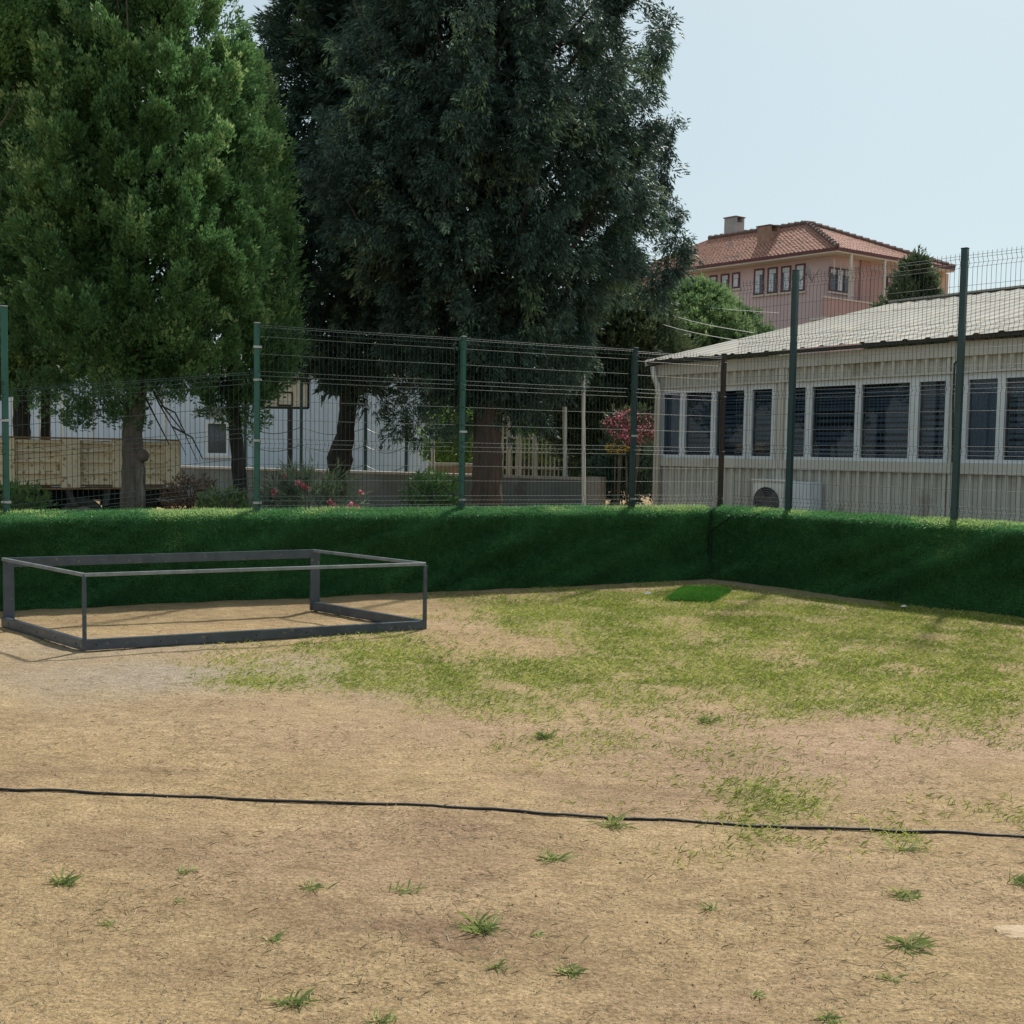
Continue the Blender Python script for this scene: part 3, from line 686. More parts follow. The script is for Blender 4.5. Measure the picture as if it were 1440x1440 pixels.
for k in range(3):
    w_ = k * 2.094 + .4; e1 = ub * math.cos(w_) + np.array([0, 0, math.sin(w_)]); e2 = -ub * math.sin(w_) + np.array([0, 0, math.cos(w_)])
    c0 = P0_ + ub * cx + nb * .010 + (0, 0, cz); mg.add([c0 + e2 * -.03, c0 + e1 * rr * .9 - e2 * .12, c0 + e1 * rr * .9 + e2 * .1 + nb * .006, c0 + e2 * .04], [(0, 1, 2, 3)])
mg.build("fan_blades", mat("fan blade plastic", (.12, .12, .12), rough=.5), t)
for q in (a + .06, c - .06): MB().obox(P0_, ub, nb, q - .03, q + .03, -.28, -.02, 0, .178).build("foot", acm, t)
t, P0_, a, c, z1 = onground_box("cabinet", "plain white metal cabinet standing right of the air conditioner", "cabinet", 1110, 1140, 677, pvc)
MB().obox(P0_, ub, nb, a, c, -.3, .02, .06, z1).build("casing", pvc, t, bevel=.01); MB().obox(P0_, ub, nb, a + .02, c - .02, .0205, .028, .1, z1 - .04).build("door", pvc, t, bevel=.004)
MB().obox(P0_, ub, nb, a + .03, c - .03, -.27, 0, 0, .06).build("plinth", dark_in, t)

# ================================================================= PINK HOUSE
pink = mat("pink plaster", (.57, .42, .43), (.51, .375, .385), .5, rough=.9, dirt=((.46, .35, .33), .35, .6))
pink2 = mat("darker pink plaster", (.45, .28, .27), (.40, .25, .24), .6, rough=.9)
peach = mat("peach plaster", (.56, .37, .28), (.48, .32, .25), .6, rough=.9)
soff = mat("pale soffit", (.60, .53, .48), (.52, .46, .41), .7, rough=.8)
maroon = mat("maroon frame", (.12, .035, .04), (.09, .028, .032), 2, rough=.6)
hglass = mat("dark house window glass", (.06, .075, .10), (.035, .045, .06), .8, rough=.08, spec=.7)
curt = mat("white curtain", (.62, .65, .72), (.48, .52, .60), 3, rough=.8)
tile_m = mat("clay roof tiles", (.40, .20, .145), (.31, .155, .115), 1.3, rough=.85, dirt=((.24, .14, .115), 1.1, .6), detail=6)
HD = 54.0
hR = unit([.846, .533, 0]); hL = unit([-.715, .699, 0])
EC = W(1177, 350, HD); HZ = EC[2]; EC0 = np.array([EC[0], EC[1], 0])
nRh = np.array([hR[1], -hR[0], 0]); nLh = np.array([hL[1], -hL[0], 0])
if nRh @ (EYE - EC0) < 0: nRh = -nRh
if nLh @ (EYE - EC0) < 0: nLh = -nLh
print("eave z", HZ)
house = thing("apartment_house", "pink apartment house with red hipped tile roof rising behind the cream building", "house", EC0)
LR, LLh = 9.9, 15.0
ov = .85
# wall corner: inside the eave corner
A2 = np.array([[nRh[0], nRh[1]], [nLh[0], nLh[1]]]); cc = np.linalg.solve(A2, [-ov, -ov]); WC = EC0 + np.array([cc[0], cc[1], 0])
c00 = WC; c10 = WC + hR * (LR - 2 * ov); c01 = WC + hL * (LLh - 2 * ov); c11 = c10 + c01 - c00
zt = HZ - .15
q = [c00, c10, c11, c01]
MB().hexa([(p[0], p[1], -.3) for p in q] + [(p[0], p[1], zt) for p in q]).build("wall", pink, house)
e00, e10, e01 = EC0, EC0 + hR * LR, EC0 + hL * LLh; e11 = e10 + e01 - e00
q = [e00, e10, e11, e01]
MB().hexa([(p[0], p[1], zt + .005) for p in q] + [(p[0], p[1], HZ - .02) for p in q]).build("soffit", soff, house)
AP = W(1136, 315, HD + 4.0); RE = W(1020, 340, HD + 4.0 + 6.5); RE[2] = AP[2]
AP0 = np.array([AP[0], AP[1], 0])
# roof faces as courses of tiles
def tile_face(a, b_, c_, d_, courses):
    """a-b eave, d-c ridge: stepped courses"""
    a, b_, c_, d_ = [np.asarray(p, float) for p in (a, b_, c_, d_)]; mb = MB()
    nrm_ = unit(np.cross(b_ - a, d_ - a)); nrm_ = nrm_ if nrm_[2] > 0 else -nrm_
    for i in range(courses):
        s0, s1 = i / courses, (i + 1.06) / courses; s1 = min(s1, 1)
        L0, R0 = a + (d_ - a) * s0, b_ + (c_ - b_) * s0; L1, R1 = a + (d_ - a) * s1, b_ + (c_ - b_) * s1
        ln = np.linalg.norm(R0 - L0); k = max(1, int(ln / .24))
        for j in range(k):
            f0, f1, fm = j / k, (j + 1) / k, (j + .45) / k; w_ = random.uniform(-.012, .02)
            up_ = nrm_ * (.07 + w_)
            P = [L0 + (R0 - L0) * f0, L0 + (R0 - L0) * fm, L0 + (R0 - L0) * f1, L1 + (R1 - L1) * f1, L1 + (R1 - L1) * fm, L1 + (R1 - L1) * f0]
            mb.add([P[0] + nrm_ * .0 + up_ * .4, P[1] + up_ * .5, P[2] + up_ * .4, P[3], P[4] + up_ * .5, P[5]], [(0, 1, 4, 5), (1, 2, 3, 4)])
    return mb
AZ = AP[2]
eh = lambda p: np.array([p[0], p[1], HZ + .06])
ap, re = AP.copy(), AP0 + hL * (LLh - 8.5) + np.array([0, 0, AZ]); 
roof = tile_face(eh(e01), eh(e00), ap, re, 26).build("roof", tile_m, house); roof["kind"] = "stuff"
o = tile_face(eh(e00), eh(e10), ap, ap + hR * .02, 26).build("roof_slope", tile_m, house); o["kind"] = "stuff"
MB().add([eh(e10), eh(e11), re, ap, eh(e01)], [(0, 1, 2, 3), (1, 4, 2)]).build("rear_roof", tile_m, house)
def ridge(a, b_):
    L = np.linalg.norm(b_ - a); k = int(L / .4); mb = MB()
    for i in range(k):
        p, q_ = a + (b_ - a) * i / k, a + (b_ - a) * (i + 1.1) / k; mb.tube([p + (0, 0, .1), q_ + (0, 0, .06)], [.15, .11], 6)
    return mb
ridge_m = mat("weathered ridge tiles", (.16, .10, .09), (.10, .075, .07), 3, rough=.9)
for a, b_ in ((eh(e00), ap), (eh(e10), ap), (re, ap)): o = ridge(a, b_).build("ridge_tiles", ridge_m, house); o["kind"] = "stuff"
for a, b_ in ((e01, e00), (e00, e10)):
    MB().bar(np.array([a[0], a[1], HZ + .02]), np.array([b_[0], b_[1], HZ + .02]), .12, .16).build("fascia_board", maroon, house)
def hwin(px0, px1, y0, y1, P0, u, nn, split=1, curtain=True, fr=maroon, off=.0):
    t0, zt_ = onp(px0, y0, P0, u); t1, _ = onp(px1, y0, P0, u); _, zb_ = onp((px0 + px1) / 2, y1, P0, u)
    if t0 > t1: t0, t1 = t1, t0
    w_ = .09; mb = MB(); P = P0 + nn * off
    mb.obox(P, u, nn, t0, t0 + w_, .0, .05, zb_, zt_); mb.obox(P, u, nn, t1 - w_, t1, 0, .05, zb_, zt_)
    mb.obox(P, u, nn, t0 + w_, t1 - w_, 0, .05, zb_, zb_ + w_); mb.obox(P, u, nn, t0 + w_, t1 - w_, 0, .05, zt_ - w_, zt_)
    for k in range(1, split): q_ = t0 + (t1 - t0) * k / split; mb.obox(P, u, nn, q_ - .05, q_ + .05, 0, .05, zb_ + w_, zt_ - w_)
    f = mb.build("window", fr, house)
    MB().obox(P, u, nn, t0 + w_, t1 - w_, .004, .02, zb_ + w_, zt_ - w_).build("pane", hglass, f)
    if curtain:
        tm = (t0 + t1) / 2 + random.uniform(-.15, .15); MB().obox(P, u, nn, tm - .12, tm + .2, .021, .026, zb_ + .12, zt_ - .35).build("curtain", curt, f)
        MB().obox(P, u, nn, t0 + w_, t1 - w_, .021, .028, zt_ - .33, zt_ - w_).build("roller_shade", curt, f)
    MB().obox(P, u, nn, t0 - .08, t1 + .08, 0, .12, zb_ - .1, zb_).build("sill", soff, f)
for x0, x1, y0, y1 in ((1061, 1075, 379, 415), (1080, 1094, 377, 413), (1099, 1113, 375, 411), (1119, 1133, 372, 410), (998, 1009, 388, 409), (1014, 1026, 386, 408), (1030, 1041, 384, 406)):
    hwin(x0, x1, y0, y1, WC, hL, nLh)
hwin(1166, 1198, 375, 412, WC, hR, nRh, split=3)
hwin(1247, 1262, 388, 412, WC, hR, nRh, split=1)
hwin(1297, 1309, 391, 414, WC, hR, nRh, split=1, curtain=False)
# pilaster, painted recess shade and balcony on the right-hand front
P_t = lambda x_, y_=400: onp(x_, y_, WC, hR)
t0 = P_t(1208)[0]; t1 = P_t(1221)[0]
MB().obox(WC, hR, nRh, t0, t1, 0, .12, 8, zt).build("pilaster", pink2, house)
MB().obox(WC, hR, nRh, P_t(1286)[0], P_t(1326)[0], 0.0, .35, 0, zt).build("side_bay", peach, house)
hwin(1300, 1311, 392, 414, WC + nRh * .36, hR, nRh, curtain=False)
bt0, bz = onp(1158, 417, WC + nRh * .9, hR); bt1, _ = onp(1243, 420, WC + nRh * .9, hR)
MB().obox(WC, hR, nRh, bt0, bt1, .02, .9, bz - 1.15, bz - 1.0).build("balcony_slab", soff, house)
MB().obox(WC, hR, nRh, bt0, bt1, .82, .9, bz - 1.0, bz - .05).build("balcony_parapet", pink2, house)
MB().obox(WC, hR, nRh, bt0 - .03, bt1 + .03, .78, .94, bz - .049, bz + .03).build("parapet_coping", soff, house)
for x_ in (1195.5, 1243):
    q_ = onp(x_, 400, WC + nRh * .8, hR)[0]; MB().obox(WC + nRh * .8, hR, nRh, q_ - .07, q_ + .07, -.06, .06, bz + .031, zt).build("balcony_post", soff, house)
for k in range(4):
    q_ = onp(1166 + 9 * k, 400, WC, hR)[0]; MB().tube([WC + hR * q_ + nRh * .3 + (0, 0, zt - .25), WC + hR * q_ + nRh * .3 + (0, 0, zt - 1.05)], .03, 5).build("washing_line_hook", soff, house)
for x0_, x1_ in ((1203, 1207), (1224, 1240), (1250, 1284)):
    MB().obox(WC, hR, nRh, P_t(x0_)[0], P_t(x1_)[0], 0, .03, bz - 1.0, zt - .4).build("recess_shade", pink2, house)  # darker flat panels, recess shade put into their colour
# chimneys
chim_m = mat("grey rendered chimney", (.30, .31, .32), (.23, .235, .24), 1.5, rough=.95); brick_m = mat("mottled chimney", (.34, .20, .14), (.20, .14, .12), 4, rough=.95)
def chim(px0, px1, ytop, ybot, d_, m_, cap):
    a = W(px0, ytop, d_); c = W(px1, ytop, d_); z0 = W(px0, ybot, d_)[2] - 1.2; w_ = (c[0] - a[0]) * .8
    o = MB().obox([a[0], a[1], 0], (hR[0], hR[1]), (hL[0], hL[1]), .1, w_, 0, .8, z0, a[2] - .35).build("chimney", m_, house)
    for q_ in ((.1, .25), (w_ - .15, w_)):
        MB().obox([a[0], a[1], 0], (hR[0], hR[1]), (hL[0], hL[1]), q_[0], q_[1], 0, .8, a[2] - .349, a[2] - .06).build("chimney_wing", m_, o)
    MB().obox([a[0], a[1], 0], (hR[0], hR[1]), (hL[0], hL[1]), .05, w_ + .05, -.05, .85, a[2] - .059, a[2]).build("chimney_cap", cap, o)
chim(1033, 1057, 303, 338, HD + 9, chim_m, ridge_m)
chim(1081, 1108, 315, 345, HD + 4.2, brick_m, ridge_m)
# satellite dish
pd = W(1138, 383, HD + .3); t = thing("satellite_dish", "grey satellite dish on the corner of the pink house beside its windows", "satellite dish", pd)
mb = MB(); ax = unit((.9, -.42, .3)); xx = unit(np.cross(ax, (0, 0, 1))); yy = np.cross(xx, ax)
v = [pd - ax * .12]; fs = []
for k in range(1, 4):
    for w_ in range(20):
        a = w_ * math.pi / 10; rr = .62 * k / 3; v.append(pd + (xx * math.cos(a) * .85 + yy * math.sin(a)) * rr + ax * (-.12 + .16 * (k / 3) ** 2))
for w_ in range(20):
    fs.append((0, 1 + w_, 1 + (w_ + 1) % 20))
    for k in range(2): fs.append((1 + k * 20 + w_, 21 + k * 20 + w_, 21 + k * 20 + (w_ + 1) % 20, 1 + k * 20 + (w_ + 1) % 20))
mb.add(v, fs).build("dish", mat("dish grey", (.30, .28, .30), rough=.5), t, smooth=True); MB().tube([pd - ax * .1, pd - ax * .5 - (0, 0, .3)], .03, 6).build("bracket", ridge_m, t); MB().tube([pd - yy * .5, pd + ax * .55], .015, 5).build("feed_arm", ridge_m, t)
# washing on the balcony
for px, w_, c_, nm, lb in ((1263, .55, (.62, .55, .12), "yellow", "yellow cloth hanging on the pink house's balcony behind the small pine"), (1259, .3, (.65, .62, .58), "white", "white cloth hanging left of the yellow one on the pink house's balcony")):
    p = W(px, 395, HD + 3.2); cm = mat(nm + " cloth", c_, rough=.9); mb = MB(); k = 7
    v = [(p[0] + w_ * (i / k - .5), p[1] - .25 + .05 * math.sin(i * 2.1), z) for z in (p[2] + .3, p[2] - .95) for i in range(k + 1)]
    o = mb.add(v, [(i, i + 1, k + 2 + i, k + 1 + i) for i in range(k)]).build("hanging_cloth", cm); so = o.modifiers.new("t", 'SOLIDIFY'); so.thickness = .01
    tag(o, lb, "cloth")

# ================================================================= PALE SHED BUILDING (left, far)
shed_m = mat("pale blue panel", (.56, .66, .80), (.50, .60, .73), .8, rough=.55, dirt=((.40, .45, .50), .9, .62))
trim_m = mat("pale trim", (.70, .71, .70), (.60, .61, .60), 2, rough=.6)
SR = W(603, 640, 37.0); SLf = W(-140, 640, 35.0); us = unit([SR[0] - SLf[0], SR[1] - SLf[1], 0]); ns = np.array([us[1], -us[0], 0]); S0 = np.array([SLf[0], SLf[1], 0]); SLn = np.linalg.norm((SR - SLf)[:2])
sb = thing("shed_building", "long pale blue panel building behind the trees and truck on the left", "building", S0)
SZ = W(450, 527, 36.5)[2]
tx = lambda x_, y_=600: onp(x_, y_, S0, us)
w0, zw1 = tx(289, 592); w1, zw0 = tx(322, 641)
for a, c, z0, z1, nm in ((0, w0, -.3, SZ, "wall"), (w1, SLn, -.3, SZ, "wall"), (w0, w1, -.3, zw0, "wall"), (w0, w1, zw1, SZ, "wall")):
    MB().obox(S0, us, ns, a, c, -6, 0, z0, z1).build(nm, shed_m, sb)
q_ = .25
while q_ < SLn:
    if not (w0 - .1 < q_ < w1 + .1): MB().obox(S0, us, ns, q_, q_ + .04, .0, .02, -.3, SZ - .12).build("panel_rib", shed_m, sb)
    q_ += .5
for x_ in (20, 57, 88, 130, 176, 232):
    a = tx(x_)[0]; MB().obox(S0, us, ns, a - .05, a + .05, .001, .045, -.3, SZ - .11).build("joint_cover", trim_m, sb)
MB().obox(S0, us, ns, -.1, SLn + .1, -6.2, .12, SZ, SZ + .12).build("roof", trim_m, sb)
MB().obox(S0, us, ns, 0, SLn, .0, .03, SZ - .1, SZ - .002).build("eave_trim", trim_m, sb)
mb = MB(); fw_ = .09
mb.obox(S0, us, ns, w0, w0 + fw_, -.1, .05, zw0, zw1); mb.obox(S0, us, ns, w1 - fw_, w1, -.1, .05, zw0, zw1); mb.obox(S0, us, ns, w0 + fw_, w1 - fw_, -.1, .05, zw0, zw0 + fw_); mb.obox(S0, us, ns, w0 + fw_, w1 - fw_, -.1, .05, zw1 - fw_, zw1)
f = mb.build("window", pvc, sb); MB().obox(S0, us, ns, w0 + fw_, w1 - fw_, -.05, -.02, zw0 + fw_, zw1 - fw_).build("pane", hglass, f)
MB().obox(S0, us, ns, w0 - .1, w1 + .1, .0, .12, zw0 - .08, zw0 - .001).build("sill", trim_m, f)
MB().obox(S0, us, ns, w0 + .05, w1 - .25, .0, .08, zw1 + .15, zw1 + .55).build("vent_box", mat("grey box", (.25, .25, .26), rough=.7), sb)

# ================================================================= LOW CONCRETE WALL
lw0 = W(845, 672, 22.8); lw1 = W(120, 650, 31.5); lu = unit([lw1[0] - lw0[0], lw1[1] - lw0[1], 0]); ln = np.array([lu[1], -lu[0], 0])
if ln @ (EYE - lw0) < 0: ln = -ln
LZ = lw0[2]; L0_ = np.array([lw0[0], lw0[1], 0]); LLn = np.linalg.norm((lw1 - lw0)[:2])
lwt = thing("low_wall", "long low grey concrete wall with pale coping running behind the big trunk", "wall", L0_)
MB().obox(L0_, lu, ln, .35, LLn, -.22, 0, -.3, LZ - .06).build("body", mat("grey render", (.20, .225, .23), (.14, .165, .17), 1.2, rough=.9, bump=.4, bscale=15, dirt=((.13, .13, .12), 1, .58)), lwt)
MB().obox(L0_, lu, ln, .34, LLn + .1, -.26, .05, LZ - .06, LZ).build("coping", mat("pale coping", (.48, .46, .42), (.38, .36, .33), 3, rough=.9), lwt)
MB().obox(L0_, lu, ln, 0, .34, -.28, .06, -.3, LZ + .02).build("end_pillar", mat("pale pillar", (.38, .36, .34), (.30, .28, .26), 3, rough=.9), lwt)

# court fence: dark posts with slack wires, in front of the pale building
cf = thing("court_fence", "dark thin posts strung with slack wires in front of the pale building", "fence", W(424, 660, 32))
cps = []
for x_, yt in ((424, 525), (514, 573), (572, 574), (345, 540)):
    top = W(x_, yt, 32); cps.append(top); MB().tube([(top[0], top[1], -.2), top], .05, 7).build("post", dark_m, cf)
cps.sort(key=lambda p: p[0])
for a, b_ in zip(cps[:-1], cps[1:]):
    for z in (1.15, 1.75, 2.3):
        MB().tube([np.array([a[0], a[1], z]) * (1 - s) + np.array([b_[0], b_[1], z]) * s - np.array([0, 0, .22 * math.sin(math.pi * s)]) for s in np.linspace(0, 1, 9)], .012, 4).build("wire", dark_m, cf)
# basketball hoop
bh = thing("basketball_hoop", "basketball hoop with cream board and black pole in front of the pale building", "basketball hoop", W(408, 655, 33.5))
p = W(408, 570, 33.5); blk = mat("black painted steel", (.012, .013, .018), rough=.5)
MB().tube([(p[0], p[1], -.2), p, (p[0], p[1] - .5, p[2] + .25)], .09, 8).build("pole", blk, bh)
a = W(368, 573, 32.8); c = W(434, 533, 32.8)
MB().box((a[0], a[1], a[2]), (c[0], a[1] + .05, c[2])).build("board", mat("cream board", (.62, .58, .48), (.5, .47, .4), 2, rough=.6), bh)
mb = MB(); y_ = a[1] - .004
for z in (a[2], c[2]): mb.bar((a[0], y_, z), (c[0], y_, z), .05, .07)
for x_ in (a[0], c[0]): mb.bar((x_, y_, a[2]), (x_, y_, c[2]), .07, .05)
i0, i1 = W(391, 570, 32.8), W(411, 552, 32.8)
for z in (i0[2], i1[2]): mb.bar((i0[0], y_, z), (i1[0], y_, z), .03, .05)
for x_ in (i0[0], i1[0]): mb.bar((x_, y_, i0[2]), (x_, y_, i1[2]), .05, .03)
mb.build("board_border", blk, bh)
rc = W(401, 570, 32.5); MB().tube([(rc[0] + .23 * math.cos(w_), rc[1] - .1 + .23 * math.sin(w_), rc[2]) for w_ in np.linspace(0, 2 * math.pi, 17)], .015, 5, cap=False).build("rim", blk, bh)

# palisade fence, pale poles, small far wall and house in the gap
cr = mat("cream painted iron", (.50, .50, .45), (.42, .42, .38), 3, rough=.6)
pf = thing("palisade_fence", "cream iron palisade fence seen right of the big trunk", "fence", W(705, 665, 31))
a = W(700, 665, 31); c = W(800, 665, 31); zt_ = W(740, 612, 31)[2]; zb_ = W(740, 662, 31)[2]
mb = MB(); x_ = a[0]; i = 0
while x_ < c[0]:
    mb.box((x_, 31, zb_ - .6), (x_ + .045, 31.03, zt_ + .05 * math.sin(i))); x_ += .13; i += 1
o = mb.build("pickets", cr, pf); o["kind"] = "stuff"
for z in (zb_ + .05, zt_ - .12, (zb_ + zt_) / 2): MB().box((a[0], 30.96, z), (c[0], 30.995, z + .06)).build("rail", cr, pf)
for px, yt in ((706, 574), (716, 577), (731, 611), (752, 612)): q_ = W(px, yt, 30.9); MB().box((q_[0] - .07, 30.78, -.2), (q_[0] + .07, 30.92, q_[2])).build("post", cr, pf)
for px, yt, yb, d_, r_, lb in ((820, 512, 668, 22.3, .045, "tall pale metal pole between the big trunk and the shrubs"), (794, 572, 665, 23.8, .05, "shorter pale green pole left of the tall pale one"), (608, 590, 668, 27, .05, "pale wooden pole beside the right end of the pale blue building")):
    q_ = W(px, yt, d_); b_ = W(px + 3, yb, d_); tag(MB().tube([(b_[0], b_[1], -.2), (q_[0], q_[1], q_[2])], r_, 8).build("pole", trim_m if d_ != 27 else cr), lb, "pole")
fwl = thing("boundary_wall", "short tan garden wall left of the big trunk", "wall", W(630, 668, 29))
a = W(604, 654, 29); c = W(668, 654, 29); MB().box((a[0], 29, -.2), (c[0], 29.2, a[2])).build("body", mat("tan wall", (.36, .28, .21), rough=.9), fwl); MB().box((a[0] - .02, 28.95, a[2] + .001), (c[0], 29.25, a[2] + .07)).build("coping", cr, fwl)
fh = thing("far_house", "pale far house glimpsed between the big trunk and the palisade fence", "house", W(745, 640, 62))
a = W(722, 560, 62); c = W(800, 560, 62)
MB().box((a[0], 62, -.2), (c[0], 68, a[2])).build("wall", mat("pale lilac plaster", (.42, .42, .48), rough=.9), fh); MB().hexa([(a[0] - .4, 61.5, a[2]), (c[0] + .4, 61.5, a[2]), (c[0] + .4, 68.5, a[2]), (a[0] - .4, 68.5, a[2]), (a[0] + 1.2, 64.8, a[2] + 1.2), (c[0] - 1.2, 64.8, a[2] + 1.2), (c[0] - 1.2, 65.2, a[2] + 1.2), (a[0] + 1.2, 65.2, a[2] + 1.2)]).build("roof", tile_m, fh)
for x_ in (733, 748, 763): q_ = W(x_, 600, 62); MB().box((q_[0] - .4, 61.95, q_[2] - .7), (q_[0] + .4, 61.998, q_[2] + .7)).build("window", hglass, fh)

# overhead cables
for i, (p0, p1, d0, d1, lb) in enumerate((((880, 436), (1052, 481), 30, 19.2, "lowest pale overhead cable crossing in front of the green tree"), ((900, 425), (1060, 468), 31, 19.5, "middle pale overhead cable crossing in front of the green tree"), ((850, 408), (1095, 440), 33, 30, "top pale overhead cable crossing in front of the green tree"))):
    a, c = W(*p0, d0), W(*p1, d1); tag(MB().tube([a * (1 - s) + c * s - np.array([0, 0, .12 * math.sin(math.pi * s)]) for s in np.linspace(0, 1, 10)], .007, 4).build("overhead_cable", trim_m), lb, "cable")

# ================================================================= TRUCK
tk_m = mat("weathered cream truck paint", (.86, .74, .53), (.74, .62, .43), 2.5, rough=.7, dirt=((.36, .24, .14), 16, .58), bump=.3, bscale=30)
rustb = mat("rusty cream edge", (.34, .22, .12), (.22, .13, .07), 6, rough=.85)
chas = mat("black chassis", (.015, .014, .014), (.03, .028, .026), 3, rough=.8); tyre_m = mat("worn tyre rubber", (.075, .075, .075), (.05, .05, .05), 20, rough=.85); rim_m = mat("grey wheel rim", (.34, .32, .30), (.22, .21, .20), 6, rough=.6)
T0 = W(250, 640, 18.3); T1 = W(20, 640, 16.9); tu = unit([T1[0] - T0[0], T1[1] - T0[1], 0]); tn = np.array([tu[1], -tu[0], 0]); T00 = np.array([T0[0], T0[1], 0])
if tn @ (EYE - T0) < 0: tn = -tn
tv = -tn
trk = thing("flatbed_truck", "old truck with weathered cream drop sides parked behind the fence under the trees", "truck", T00)
tz = lambda x_, y_: onp(x_, y_, T00, tu)
zt_, zb_ = tz(100, 618)[1], tz(100, 684)[1]
TL = 4.3; TWd = 1.9
mb_floor = MB().obox(T00, tu, tv, 0, TL, 0.02, TWd - .02, zb_ + .0, zb_ + .08); mb_floor.build("bed_floor", rustb, trk)
posts_t = sorted([0.0, tz(243, 650)[0]] + [tz(x_, 650)[0] for x_ in (165, 98)] + [tz(8, 650)[0], TL - .1])
edges_t = [.0, tz(232, 650)[0], tz(172, 650)[0], tz(158, 650)[0], tz(112, 650)[0], tz(85, 650)[0], tz(20, 650)[0], tz(5, 650)[0], TL - .12, TL]
for i in range(0, len(edges_t) - 1, 2):
    MB().obox(T00, tu, tn, edges_t[i], edges_t[i + 1], -.03, .075, zb_ - .02, zt_ + .005).build("side_post", tk_m, trk, bevel=.008)
for i in range(1, len(edges_t) - 2, 2):
    a, c = edges_t[i] + .005, edges_t[i + 1] - .005
    p_ = MB().obox(T00, tu, tn, a, c, -.05, -.03, zb_ + .03, zt_ - .01).build("side_panel", tk_m, trk)
    for f0 in (.0, .24, .5, .74, .93):
        z0 = zb_ + .03 + f0 * (zt_ - zb_ - .05); MB().obox(T00, tu, tn, a + .004, c - .004, -.029, .03, z0, z0 + .055).build("panel_rib", tk_m, p_, bevel=.006)
MB().obox(T00, tu, tn, -.02, TL + .02, -.05, .05, zt_ + .006, zt_ + .035).build("top_rail", rustb, trk); MB().obox(T00, tu, tn, -.02, TL + .02, -.04, .055, zb_ - .05, zb_ - .021).build("bottom_rail", rustb, trk)
MB().obox(T00, tu, tv, .0, TL, TWd - .04, TWd, zb_, zt_).build("far_side", tk_m, trk); MB().obox(T00, tu, tv, -.04, -.001, .0, TWd, zb_, zt_).build("tailgate", tk_m, trk)
MB().obox(T00, tu, tv, TL + .03, TL + .07, 0, TWd, zb_, zt_ + .25).build("headboard", tk_m, trk)
for q_ in (.45, TWd - .55): MB().obox(T00, tu, tv, -.05, TL + 2.1, q_, q_ + .1, zb_ - .25, zb_ - .06).build("chassis_rail", chas, trk)
MB().obox(T00, tu, tv, .1, .16, .1, TWd - .1, zb_ - .42, zb_ - .3).build("rear_bumper", chas, trk)
wc = tz(118, 690)[0]; RWh = .36
def wheel(q_, v_):
    c = T00 + tu * q_ + tv * v_ + (0, 0, RWh); t_ = MB(); prof = [(-.10, .22), (-.10, RWh - .03), (-.07, RWh), (.07, RWh), (.10, RWh - .03), (.10, .22)]
    vs, fs = [], []; k = 28
    for i in range(k):
        a = 2 * math.pi * i / k
        for o_, r_ in prof: vs.append(c + tv * o_ + (tu * math.cos(a) + np.array([0, 0, math.sin(a)])) * r_)
    for i in range(k):
        for j in range(6): fs.append((i * 6 + j, ((i + 1) % k) * 6 + j, ((i + 1) % k) * 6 + (j + 1) % 6, i * 6 + (j + 1) % 6))
    w_ = t_.add(vs, fs).build("wheel", tyre_m, trk, smooth=True)
    MB().cyl(c - tv * .06, tv, .215, .05, 24).build("rim", rim_m, w_); MB().cyl(c - tv * .10, tv, .08, .05, 14).build("hub", rim_m, w_)
    MB().tube([c - tv * .085 + (tu * math.cos(a) + np.array([0, 0, math.sin(a)])) * .212 for a in np.linspace(0, 6.283, 25)], .014, 5, cap=False).build("rim_lip", mat("pale rim edge", (.3, .28, .25), rough=.6) if "pale rim edge" not in bpy.data.materials else bpy.data.materials["pale rim edge"], w_)
for v_ in (.16, TWd - .16): wheel(wc, v_); wheel(TL + 1.2, v_)
for x_, dx in ((96, -.12), (153, .05)):
    a = tz(x_, 690)[0]; MB().hexa([T00 + tu * (a + q_) + tn * w_ + (0, 0, z) for z, sh in ((zb_ - .34, dx), (zb_ - .05, 0)) for q_, w_ in ((sh - .04, -.35), (sh + .04, -.35), (sh + .04, -.02), (sh - .04, -.02))]).build("mud_flap", mat("grey mud flap", (.09, .09, .09), rough=.8) if "grey mud flap" not in bpy.data.materials else bpy.data.materials["grey mud flap"], trk)
MB().obox(T00, tu, tv, wc + .6, wc + 1.5, .1, .5, zb_ - .5, zb_ - .1).build("fuel_tank", chas, trk, bevel=.04)
MB().obox(T00, tu, tv, .25, wc - .5, .5, 1.2, .22, zb_ - .1).build("underbody_shade_box", chas, trk, bevel=.02); MB().obox(T00, tu, tv, wc - .1, wc + .1, .3, TWd - .3, .28, .46).build("axle", chas, trk)  # black boxes here and below are added to keep the underside dark
MB().obox(T00, tu, tv, wc + .45, TL + .2, .8, 1.4, .25, zb_ - .1).build("underbody_shade_block", chas, trk)
cab = MB().hexa([T00 + tu * a + tv * v_ + (0, 0, z) for z, sh in ((.45, 0), (1.25, 0)) for a, v_ in ((TL + .25, .05), (TL + 2.0, .05), (TL + 2.0, TWd - .05), (TL + .25, TWd - .05))])
cab.hexa([T00 + tu * a + tv * v_ + (0, 0, z) for z, s0 in ((1.25, 0), (2.0, .35)) for a, v_ in ((TL + .25, .05 + s0 * .15), (TL + 2.0 - s0, .05 + s0 * .15), (TL + 2.0 - s0, TWd - .05 - s0 * .15), (TL + .25, TWd - .05 - s0 * .15))])
cb = cab.build("cab", tk_m, trk, bevel=.04); MB().obox(T00, tu, tv, TL + .75, TL + 1.55, .02, .05, 1.32, 1.85).build("cab_window", hglass, cb)
